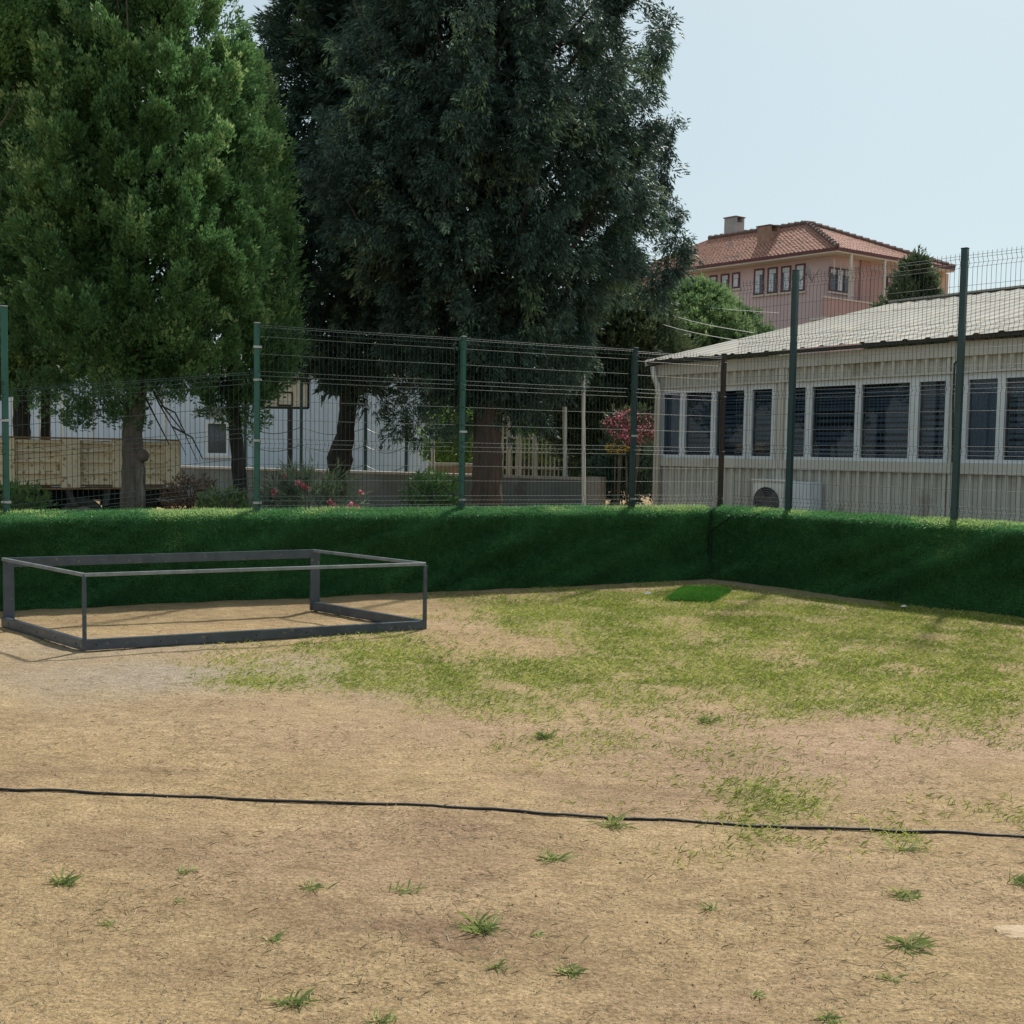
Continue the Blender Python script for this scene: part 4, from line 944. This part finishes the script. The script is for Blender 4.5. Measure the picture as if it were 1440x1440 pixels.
# ================================================================= TREES AND SHRUBS
bark_m = mat("grey brown bark", (.16, .13, .105), (.075, .06, .05), 9, rough=.95, bump=1.0, bscale=22, streak=(1, 1, .35), dirt=((.22, .20, .17), 5, .6))
bark2_m = mat("reddish brown bark", (.125, .09, .075), (.065, .048, .042), 9, rough=.95, bump=1.0, bscale=25, streak=(1.5, 1.5, .16))
bark3_m = mat("dark bark", (.045, .038, .034), (.02, .017, .016), 8, rough=.95, bump=1.0, bscale=22, streak=(1, 1, .4))
def tri_leaves(C, D, L, w):
    n = len(C); X = nrm(np.cross(D, rdir(n))); L = np.broadcast_to(np.asarray(L), (n,))[:, None]; w = np.broadcast_to(np.asarray(w), (n,))[:, None]
    V = np.empty((n, 3, 3)); V[:, 0] = C - X * w; V[:, 1] = C + X * w; V[:, 2] = C + D * L; return V
def tuft_leaves(C, A, Lt, wt, per, L, w, splay=.65, jit=.45):
    """C tuft bases, A tuft axes"""
    n = len(C); Cr = np.repeat(C, per, 0); Ar = np.repeat(A, per, 0); Lr = np.repeat(Lt, per)[:, None]; m_ = n * per
    u = rng.random(m_)[:, None]; rd = rdir(m_); rd = nrm(rd - Ar * np.sum(rd * Ar, 1, keepdims=True)); wr_ = np.repeat(wt, per)[:, None]
    P = Cr + Ar * u * Lr + rd * wr_ * (np.sqrt(rng.random(m_))[:, None]) * (1 - u * .75)
    D = nrm(Ar + rd * splay * (1 - u * .6) + rdir(m_) * jit)
    sc = rng.uniform(.7, 1.3, m_); V = tri_leaves(P, D, L * sc, w * sc)
    rn = np.repeat(rng.random(n), per) * .42 + rng.random(m_) * .18 + u[:, 0] * .4  # tips paler: new growth, with tuft highlights put into the colour
    return V, rn
def crown(parent, ax, zs, rs, ntuft, m_, Lt=.3, wt=.12, per=24, L=.06, w=.015, out=.5, up=.7, lobes=.35, lf=1.1, gap=.25, gf=.9, depth=.45, extra=(), back=.45, drift=(0, 0), squash=1.0, name="crown", plume=None, jit=.45, hole=.36, lz=.8, pup=None, cols=0, cw=1.6):
    ax = np.asarray(ax, float); zs = np.array(zs, float); rs = np.array(rs, float)
    N = ntuft * 3; z = rng.uniform(zs[0], zs[-1], N); r = np.interp(z, zs, rs); k = rng.random(N) < r / rs.max(); z, r = z[k], r[k]; N = len(z)
    ph = rng.random(N) * 2 * math.pi; c_, s_ = np.cos(ph), np.sin(ph); out_ = np.stack([c_, s_, z * 0], 1)
    lob = fbm(np.stack([c_ * rs.max() * .9, s_ * rs.max() * .9, z * lz], 1) + ax[0] * 3.1, lf, 3)
    fr_ = 1 - depth * rng.random(N) ** 1.6
    rr = r * fr_ * (1 - lobes / 2 + lobes * (lob - .2) / .6)
    P = np.stack([ax[0] + c_ * rr + drift[0] * (z - zs[0]), ax[1] + s_ * rr * squash + drift[1] * (z - zs[0]), z], 1)
    if plume:
        npl, Lp, wp = plume; pc = P[:npl]; po = out_[:npl]; pa = nrm(po * out + np.array([0, 0, 1.]) * (up if pup is None else pup) + rdir(len(pc)) * .25)
        j = rng.integers(0, len(pc), N); u_ = rng.random(N); sc_ = rng.uniform(.6, 1.4, len(pc))[j]
        P = pc[j] + pa[j] * (u_ * Lp * sc_)[:, None] + rdir(N) * (wp * sc_ * (1 - u_ * .7) * rng.random(N) ** .4)[:, None]; out_ = po[j]; s_ = out_[:, 1]; z = P[:, 2]
    keep = (fbm(P + 11, gf, 3) > gap) & (fbm(P + 31, 3.2, 2) > hole) & (fbm(P * np.array([cw, cw, .28]) + 71, 1, 2) > cols)
    bk = s_ > .25; keep &= ~(bk & (rng.random(N) > back))
    P, out_, z = P[keep][:ntuft], out_[keep][:ntuft], z[keep][:ntuft]; n = len(P)
    A = nrm(out_ * out + np.array([0, 0, 1.]) * up + rdir(n) * .35)
    for (q, rad, cnt) in extra:
        e = q + rdir(cnt) * rad * (rng.random(cnt) ** .4)[:, None]; P = np.vstack([P, e]); A = np.vstack([A, nrm(nrm(e - q) * .5 + np.array([0, 0, up]) + rdir(cnt) * .4)])
    n = len(P); V, rn = tuft_leaves(P, A, rng.uniform(.6, 1.4, n) * Lt, rng.uniform(.7, 1.3, n) * wt, per, L, w, jit=jit)
    # coarser inner foliage, darkened: crown shade put into its colour
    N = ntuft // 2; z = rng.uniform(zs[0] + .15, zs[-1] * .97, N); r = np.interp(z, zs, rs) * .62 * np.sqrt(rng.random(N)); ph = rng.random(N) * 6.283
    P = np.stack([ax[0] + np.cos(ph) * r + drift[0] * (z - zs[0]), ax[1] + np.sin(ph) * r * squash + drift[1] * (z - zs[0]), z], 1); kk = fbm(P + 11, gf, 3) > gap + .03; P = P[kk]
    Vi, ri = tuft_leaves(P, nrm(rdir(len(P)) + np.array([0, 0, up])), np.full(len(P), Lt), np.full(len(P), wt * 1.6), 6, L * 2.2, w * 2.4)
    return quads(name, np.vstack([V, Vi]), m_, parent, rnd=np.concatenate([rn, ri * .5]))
def trunk(parent, pts, rad, m_, limbs=0, ztop=6, rl=1.2, knobs=(), seed=1, z0=2.2):
    rs_ = random.Random(seed); pts = [np.asarray(p, float) for p in pts]; P = []; Rr = []
    for i in range(len(pts) - 1):
        L = np.linalg.norm(pts[i + 1] - pts[i]); k = max(2, int(L / .12))
        for s in np.linspace(0, 1, k, endpoint=False): P.append(pts[i] * (1 - s) + pts[i + 1] * s + np.array([rs_.uniform(-1, 1), rs_.uniform(-1, 1), 0]) * rad[i] * .06); Rr.append((rad[i] * (1 - s) + rad[i + 1] * s) * rs_.uniform(.95, 1.06))
    P.append(pts[-1]); Rr.append(rad[-1]); mb = MB().tube(P, Rr, 14)
    for q, r_ in knobs:
        q = np.asarray(q); mb.tube([q + (0, 0, -r_), q + (0, 0, -r_ * .6), q, q + (0, 0, r_ * .6), q + (0, 0, r_)], [r_ * .1, r_ * .75, r_, r_ * .7, r_ * .1], 10)
    for i in range(limbs):
        z = z0 + (ztop - z0) * (i + rs_.random()) / limbs; k = min(range(len(P)), key=lambda j: abs(P[j][2] - z)); b_ = P[k]; a = rs_.random() * 6.28; ln_ = rl * rs_.uniform(.6, 1.1)
        d1 = np.array([math.cos(a), math.sin(a), .5 + .5 * rs_.random()]); r0 = Rr[k] * .35
        mb.tube([b_, b_ + d1 * ln_ * .35, b_ + d1 * ln_ * .7 + (0, 0, ln_ * .2), b_ + d1 * ln_ + (0, 0, ln_ * .5)], [r0, r0 * .7, r0 * .4, r0 * .12], 6)
    return mb.build("trunk", m_, parent, smooth=True)
leaf1 = leafmat("cypress green", (.036, .10, .036), (.14, .28, .098), cl=.9, trans=.32, tip=(.31, .44, .18))
leaf6 = leafmat("dark blue green cypress", (.026, .052, .046), (.10, .165, .125), cl=.8, trans=.2, tip=(.24, .34, .18))
leaf5 = leafmat("dark cypress", (.03, .062, .052), (.08, .14, .10), cl=.8, trans=.15, tip=(.14, .21, .12))
leaf9 = leafmat("mid green broadleaf", (.075, .15, .06), (.19, .29, .12), cl=1.0, trans=.35, tip=(.28, .38, .18))
leaf8 = leafmat("olive green foliage", (.04, .07, .035), (.10, .14, .07), cl=1.0, trans=.25, tip=(.15, .19, .09))
leafb = leafmat("bright green foliage", (.08, .17, .03), (.20, .34, .07), cl=1.2, trans=.35, tip=(.32, .44, .10))
leaf0 = leafmat("yellow green foliage", (.05, .13, .04), (.14, .28, .09), cl=1.2, trans=.3, tip=(.26, .38, .13))

# big rounded green cypress, left
d1 = 14.7; b1 = W(187, 722, d1); x1 = b1[0]
tree1 = thing("cypress_tree", "broad bright green cypress with a knobbly grey trunk in front of the truck", "tree", (x1, d1, 0))
k1, k2 = W(203, 641, d1 - .05), W(176, 640, d1)
trunk(tree1, [(x1 - .01, d1, -.2), (x1, d1, .8), W(187, 650, d1), W(186, 610, d1), W(192, 540, d1), W(200, 420, d1), W(190, 150, d1), (x1, d1, 9.4)], [.20, .165, .155, .135, .14, .12, .07, .02], bark_m, limbs=34, ztop=8.8, rl=1.7, knobs=((k1 + np.array([-.05, .03, 0]), .11), (k2 + np.array([.05, .03, 0]), .09)), seed=3)
ex = [(W(130, 565, d1), .32, 60), (W(175, 585, d1 - .1), .22, 45), (W(110, 590, d1), .18, 26), (W(240, 545, d1 - .2), .3, 45), (W(165, 540, d1 - .5), .35, 60), (W(60, 560, d1), .35, 60)]
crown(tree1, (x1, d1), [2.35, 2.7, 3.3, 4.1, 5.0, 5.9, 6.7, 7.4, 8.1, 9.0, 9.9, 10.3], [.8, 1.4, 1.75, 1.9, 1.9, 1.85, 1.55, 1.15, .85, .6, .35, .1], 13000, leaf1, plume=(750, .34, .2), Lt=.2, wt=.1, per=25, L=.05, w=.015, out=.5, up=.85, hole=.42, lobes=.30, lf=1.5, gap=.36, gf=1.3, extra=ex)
# bare twigs hanging from it
mb = MB()
for pl in (((205, 530), (225, 570), (242, 600), (262, 640)), ((207, 535), (232, 575), (260, 610), (278, 650)), ((205, 560), (220, 590), (238, 625)), ((242, 600), (270, 615), (285, 645)), ((225, 570), (246, 580), (262, 612))):
    mb.tube([W(x_, y_, d1 - .2) for x_, y_ in pl], [.014, .011, .008, .004][:len(pl)], 5)
mb.build("bare_branch", bark3_m, tree1)
# thinner dark-trunked cypress behind it
d2 = 17.2; x2 = W(333, 700, d2)[0]
tree2 = thing("cypress_tree", "slim dark trunked cypress just left of the second fence post", "tree", (x2, d2, 0))
trunk(tree2, [(x2 + .05, d2, -.2), W(338, 700, d2), W(333, 620, d2), W(326, 550, d2), W(330, 300, d2), (x2, d2, 7.5)], [.14, .12, .11, .10, .07, .02], bark3_m, limbs=16, ztop=7, rl=1.2, seed=5)
crown(tree2, (x2, d2), [2.3, 2.8, 3.5, 5, 6.5, 7.6, 8.2], [.4, .8, .9, .85, .7, .4, .1], 2600, leaf1, Lt=.3, wt=.1, per=22, L=.07, w=.017, up=.6, gap=.28, extra=[(W(305, 575, d2), .3, 50), (W(360, 560, d2), .25, 35), (W(345, 600, d2), .2, 25), (W(375, 520, d2), .35, 50)])
# tall dark cypress with the swollen leaning trunk
d5 = 24.0; x5 = W(485, 600, d5)[0]
tree5 = thing("cypress_tree", "tall dark cypress with a black leaning trunk swollen at its foot", "tree", (x5, d5, 0))
trunk(tree5, [W(476, 700, d5), W(478, 672, d5), W(478, 645, d5), W(486, 610, d5), W(490, 560, d5), W(488, 480, d5), W(485, 200, d5), (x5, d5, 12.5)], [.24, .22, .30, .21, .20, .19, .12, .03], bark3_m, limbs=24, ztop=12, rl=1.6, seed=7, z0=3)
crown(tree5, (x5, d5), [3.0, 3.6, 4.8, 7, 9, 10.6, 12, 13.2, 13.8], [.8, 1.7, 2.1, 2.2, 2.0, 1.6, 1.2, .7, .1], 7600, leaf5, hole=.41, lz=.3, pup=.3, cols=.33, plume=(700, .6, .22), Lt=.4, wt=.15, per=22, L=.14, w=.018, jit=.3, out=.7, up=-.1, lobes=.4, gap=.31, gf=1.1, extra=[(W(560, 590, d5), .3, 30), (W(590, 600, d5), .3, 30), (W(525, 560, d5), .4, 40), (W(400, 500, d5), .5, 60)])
# the big dark tree
d6 = 22.0; x6 = W(685, 650, d6)[0]
tree6 = thing("cypress_tree", "huge dark drooping cypress on a thick reddish brown trunk in the middle", "tree", (x6, d6, 0))
trunk(tree6, [(x6, d6, -.3), (x6, d6, .4), (x6, d6, 2.0), W(684, 540, d6), W(690, 300, d6), (x6, d6, 11.5), (x6, d6, 14)], [.38, .335, .315, .32, .22, .12, .03], bark2_m, limbs=50, ztop=13, rl=3.0, seed=9, z0=3.2)
z6 = [2.7, 3.1, 3.7, 4.7, 5.3, 5.9, 7.0, 8.2, 9.5, 11.2, 12.6, 13.8, 14.6]; r6 = [1.1, 1.6, 1.8, 2.0, 2.8, 3.3, 3.0, 2.75, 2.5, 2.2, 1.6, .9, .2]
def boom(px, py, r_, c_): return (W(px, py, d6), r_, c_)
ex6 = [boom(918, 100, .14, 16), boom(926, 76, .12, 14), boom(933, 52, .09, 12), boom(938, 30, .06, 9), boom(942, 14, .03, 5), boom(928, 235, .14, 16), boom(936, 205, .11, 13), boom(943, 180, .07, 9), boom(947, 163, .03, 5), boom(938, 335, .10, 10), boom(944, 305, .07, 9), boom(952, 285, .03, 5), boom(950, 372, .10, 10), boom(960, 352, .06, 8), boom(968, 336, .03, 4), boom(922, 70, .14, 18), boom(930, 40, .10, 16), boom(912, 95, .18, 24), boom(928, 200, .2, 30), boom(938, 175, .08, 12), boom(936, 250, .2, 30), boom(940, 300, .2, 30), boom(948, 340, .2, 26), boom(962, 350, .08, 14), boom(945, 375, .2, 30), boom(928, 392, .24, 30), boom(912, 410, .24, 30),
       boom(715, 575, .4, 45), boom(740, 560, .4, 50), boom(690, 545, .5, 60), boom(640, 590, .3, 30), boom(620, 560, .5, 60), boom(780, 520, .6, 70), boom(760, 590, .2, 16)]
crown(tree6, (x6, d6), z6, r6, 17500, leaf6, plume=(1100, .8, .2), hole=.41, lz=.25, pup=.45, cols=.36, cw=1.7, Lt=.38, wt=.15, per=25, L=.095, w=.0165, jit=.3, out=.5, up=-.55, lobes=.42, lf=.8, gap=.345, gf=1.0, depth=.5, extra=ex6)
# trees behind the truck
for px, d_, r_, zb_, lab in ((30, 21.5, .17, 3.2, "thick dark trunked tree just right of the first fence post, behind the truck"), (64, 22, .1, 3.3, "thin dark trunked tree behind the truck, second from the left")):
    x_ = W(px, 600, d_)[0]; t = thing("cypress_tree", lab, "tree", (x_, d_, 0), "trees behind the truck"); trunk(t, [(x_, d_, -.2), W(px, 600, d_), W(px + 2, 500, d_), (x_, d_, 9)], [r_ * 1.2, r_, r_ * .9, .02], bark3_m, limbs=8, ztop=8, seed=px)
    crown(t, (x_ - .8, d_), [2.7, 3.4, 5, 8, 10, 11], [.8, 2.2, 2.6, 2.3, 1.3, .2], 2600, leaf1, Lt=.45, wt=.18, per=20, L=.12, w=.03, up=.6, gap=.25)
# yellow green tree at the upper left
d0 = 13.2; x0 = W(-25, 100, d0)[0]
t = thing("broadleaf_tree", "yellow green tree top cut by the upper left corner of the photo", "tree", (x0 - .3, d0, 0)); trunk(t, [(x0 - .3, d0, -.2), (x0 - .3, d0, 3), (x0, d0, 7)], [.14, .11, .03], bark_m, limbs=8, rl=.9, z0=3.5, ztop=6.5, seed=21)
crown(t, (x0, d0), [6.2, 6.6, 7.2, 7.7, 8.0], [.3, .6, .7, .65, .2], 900, leaf0, Lt=.22, wt=.12, per=22, L=.05, w=.014, up=.8, gap=.22, back=.8)
# small olive tree and mid green tree on the right of the big one
d8 = 27; x8 = W(868, 600, d8)[0]
t = thing("broadleaf_tree", "grey olive tree under the right edge of the big dark cypress", "tree", (x8, d8, 0)); trunk(t, [(x8, d8, -.2), (x8, d8, 2), (x8 - .1, d8, 4)], [.13, .1, .03], bark_m, limbs=10, rl=1.3, z0=1.4, ztop=3.5, seed=23)
crown(t, (x8, d8), [1.6, 2.2, 3.2, 4.2, 5.2, 5.8], [1.2, 1.9, 2.1, 1.9, 1.2, .3], 3300, leaf8, Lt=.35, wt=.2, per=20, L=.11, w=.026, up=.4, gap=.3)
d9 = 33; x9 = W(972, 480, d9)[0]
t = thing("broadleaf_tree", "sunny mid green tree between the big dark cypress and the cream roof", "tree", (x9, d9, 0)); trunk(t, [(x9, d9, -.2), (x9, d9, 3), (x9, d9, 5.5)], [.2, .15, .04], bark_m, limbs=12, rl=1.8, z0=2.5, ztop=5, seed=25)
crown(t, (x9, d9), [2.4, 3.2, 4.3, 5.3, 6.1, 6.8, 7.1], [1.8, 2.6, 2.7, 2.3, 1.6, .8, .1], 5000, leaf9, Lt=.32, wt=.22, per=20, L=.11, w=.03, up=.4, gap=.26, lobes=.45)
# small pine in front of the pink house
dp = 42; q0 = W(1285, 440, dp)
t = thing("pine_tree", "small dark pine poking up behind the cream roof in front of the pink house", "tree", (q0[0], dp, 0)); ztp = W(1282, 364, dp)[2]; trunk(t, [(q0[0], dp, -.2), (q0[0], dp, ztp - .3)], [.25, .03], bark3_m, seed=27)
crown(t, (q0[0], dp), [4.0, ztp - 3.2, ztp - 2.2, ztp - 1.3, ztp - .6, ztp], [2.0, 1.6, 1.15, .75, .45, .05], 1700, leaf8, Lt=.4, wt=.15, per=18, L=.15, w=.035, up=.7, gap=.2)
for px, yt, lab in ((1245, 428, "dark treetop left of the small pine, behind the cream roof"), (1320, 432, "low dark treetop right of the small pine")):
    q0 = W(px, yt, 44); t = thing("pine_tree", lab, "tree", (q0[0], 44, 0)); trunk(t, [(q0[0], 44, -.2), (q0[0], 44, q0[2] - .5)], [.2, .04], bark3_m, seed=px); crown(t, (q0[0], 44), [3, q0[2] - 1.2, q0[2]], [1.1, .9, .1], 500, leaf8, Lt=.4, wt=.15, per=16, L=.16, w=.04, gap=.2)
# far tree line seen under the crowns
lab_far = ["far tree seen left of the truck bed", "far tree behind the truck", "far tree behind the pale blue building's left part", "far tree behind the pale blue building's middle", "far tree behind the pale blue building's right end", "far tree seen through the gap left of the big trunk", "far tree seen just right of the big trunk", "far tree seen above the palisade fence", "far tree seen behind the tall pale pole", "far tree seen behind the cream building's corner"]
for i, px in enumerate((-60, 60, 180, 300, 430, 640, 725, 800, 870, 960)):
    d_ = 58 + 6 * math.sin(i * 2.3) if px < 600 else 48 + 4 * math.sin(i); q0 = W(px, 600, d_); hh = 6.5 + 1.5 * math.sin(i * 1.7) - (2.2 if px > 600 else 0)
    t = thing("broadleaf_tree", lab_far[i], "tree", (q0[0], d_, 0), "far trees along the horizon"); trunk(t, [(q0[0], d_, -.2), (q0[0], d_, 3)], [.2, .08], bark3_m, seed=i)
    crown(t, (q0[0], d_), [.6, 1.5, hh * .6, hh * .9, hh], [2.6, 3.4, 3.2, 1.8, .2], 900, leaf8 if i % 3 else leaf9, Lt=.6, wt=.35, per=16, L=.28, w=.08, up=.3, gap=.15)
def shrub(name, label, cat, c, r, m_, n_, L, w, per=10, Lt=.2, up=.5, group=None, stems=bark_m, splay=.8, gap=0.0):
    c = np.asarray(c, float); t = thing(name, label, cat, (c[0], c[1], 0), group)
    mb = MB()
    for k in range(7):
        a = rng.random() * 6.28; mb.tube([(c[0] + .05 * math.cos(a), c[1] + .05 * math.sin(a), -.05), (c[0] + r[0] * .35 * math.cos(a), c[1] + r[1] * .35 * math.sin(a), c[2]), (c[0] + r[0] * .7 * math.cos(a), c[1] + r[1] * .7 * math.sin(a), c[2] + r[2] * .7)], [.02, .013, .005], 5)
    mb.build("stems", stems, t)
    P = rdir(n_) * (rng.random(n_) ** .45)[:, None] * np.array(r); P[:, 2] = P[:, 2]; P = P + c; P = P[P[:, 2] > .05]
    if gap: P = P[fbm(P + 5, 2.5, 2) > gap]
    A = nrm(nrm(P - c) * .6 + np.array([0, 0, up]) + rdir(len(P)) * .4); V, rn = tuft_leaves(P, A, np.full(len(P), Lt), np.full(len(P), Lt * .25), per, L, w, splay=splay, jit=.3)
    quads("foliage", V, m_, t, rnd=rn); return t, P
oleander = leafmat("oleander leaves", (.06, .09, .05), (.14, .19, .11), cl=3, trans=.25, tip=(.24, .28, .19))
pinkf = leafmat("pink petals", (.45, .10, .15), (.74, .28, .34), cl=4, trans=.35, tip=(.82, .5, .52))
def flowers(t, pts, m_, r_=.045, name="flower"):
    for p in pts:
        k = 14; D = nrm(rdir(k) + np.array([0, -.6, .4])); V = leaf_quads(np.repeat(np.asarray(p)[None], k, 0), D, r_ * rng.uniform(.8, 1.3, k), r_ * .45); quads(name, V, m_, t)
ds = 12.9
def sp(px, py, d_=ds): return W(px, py, d_)
t, _ = shrub("oleander_shrub", "grey green oleander with pink flowers behind the fence, right of the second post", "shrub", sp(437, 702), (.60, .35, .36), oleander, 260, .12, .010, per=8, Lt=.16)
flowers(t, [sp(427, 685, ds - .3), sp(434, 688, ds - .3), sp(464, 706, ds - .35), sp(495, 711, ds - .3), sp(500, 713, ds - .3), sp(385, 692, ds - .3), sp(508, 693, ds - .2), sp(420, 680, ds - .3), sp(488, 716, ds - .3), sp(400, 668, ds - .2), sp(470, 712, ds - .3)], pinkf, .05)
ff, P = shrub("leafy_shrub", "dark green leafy shrub behind the fence, left of the third post", "shrub", sp(608, 704, 13.6), (.34, .26, .34), leafmat("shrub green", (.03, .08, .02), (.07, .16, .04), cl=3, trans=.3), 260, .06, .015, per=8, Lt=.13)
shrub("dry_shrub", "reddish brown dry shrub left of the slim dark trunk", "shrub", W(268, 702, 15.6), (.42, .3, .35), leafmat("dry red brown leaves", (.12, .07, .045), (.26, .16, .11), cl=3, trans=.2), 300, .05, .012, per=8, Lt=.12)
shrub("leafy_shrub", "low green shrub against the first fence post at the left edge", "shrub", W(26, 712, 11.6), (.3, .25, .2), leafmat("shrub green two", (.05, .11, .03), (.13, .22, .06), cl=3, trans=.3), 130, .06, .014, per=7, Lt=.14)
shrub("leafy_shrub", "low green shrub at the foot of the slim dark trunk", "shrub", W(318, 712, 14.8), (.4, .25, .22), leaf9, 200, .05, .014, per=8, Lt=.1)
# greenery between the big trunk and the cream building
shrub("garden_shrub", "bright sunlit green shrub in the gap left of the big trunk", "shrub", W(640, 625, 33), (1.0, .8, 1.1), leafb, 700, .12, .035, per=10, Lt=.3)
shrub("garden_shrub", "bright green round shrub above the palisade fence", "shrub", W(770, 618, 34), (.95, .8, .7), leafb, 600, .11, .035, per=10, Lt=.25)
shrub("garden_shrub", "tall grey green shrub behind the tall pale pole", "shrub", W(835, 610, 27), (1.0, .8, 1.3), leaf8, 900, .11, .03, per=10, Lt=.3)
shrub("garden_shrub", "dark green shrub at the foot of the cream building's corner", "shrub", W(885, 662, 23.5), (.85, .6, .75), leaf5, 900, .09, .025, per=10, Lt=.2, gap=.3)
t, P = shrub("bougainvillea", "bougainvillea with vivid pink flowers beside the cream building's corner", "shrub", W(888, 602, 22.6), (.62, .4, .45), leaf8, 330, .07, .02, per=8, Lt=.15)
A = rdir(2600) * np.array([.62, .42, .40]) * (rng.random(2600) ** .5)[:, None]; A = A[(fbm(A + 3, 5.5, 2) > .47)] + W(888, 600, 22.35); quads("blossom", leaf_quads(A, rdir(len(A)), .045, .018), leafmat("vivid pink bracts", (.45, .09, .17), (.75, .24, .34), cl=3, trans=.4), t)
t, P = shrub("yellow_flowers", "small yellow flowering plant below the pink bougainvillea", "plant", W(868, 634, 22.6), (.28, .2, .14), leaf8, 100, .06, .018, per=8, Lt=.1)
A = rdir(260) * np.array([.26, .18, .1]) + W(868, 630, 22.45); quads("blossom", leaf_quads(A, rdir(260), .04, .018), leafmat("yellow petals", (.6, .38, .03), (.85, .6, .08), cl=3, trans=.3), t)
# litter
c = G(908, 838); c[2] = .02; tag(MB().add([c, c + (.07, .01, .006), c + (.06, .05, .012), c + (.0, .04, .002), c + (.03, .02, .03)], [(0, 1, 4), (1, 2, 4), (2, 3, 4), (3, 0, 4)]).build("paper_scrap", trim_m), "small crumpled white paper scrap on the grass left of the turf mat", "litter")
c = G(1268, 856); c[2] = .02; tag(MB().add([c, c + (.06, .01, .006), c + (.05, .04, .012), c + (.0, .03, .002), c + (.03, .02, .02)], [(0, 1, 4), (1, 2, 4), (2, 3, 4), (3, 0, 4)]).build("paper_scrap", trim_m), "small white paper scrap at the foot of the right turf wall", "litter")
print("TRIS", sum(sum(len(p.vertices) - 2 for p in o.data.polygons) if len(o.data.polygons) < 3000 else len(o.data.loops) - 2 * len(o.data.polygons) for o in scene.objects if o.type == 'MESH'))
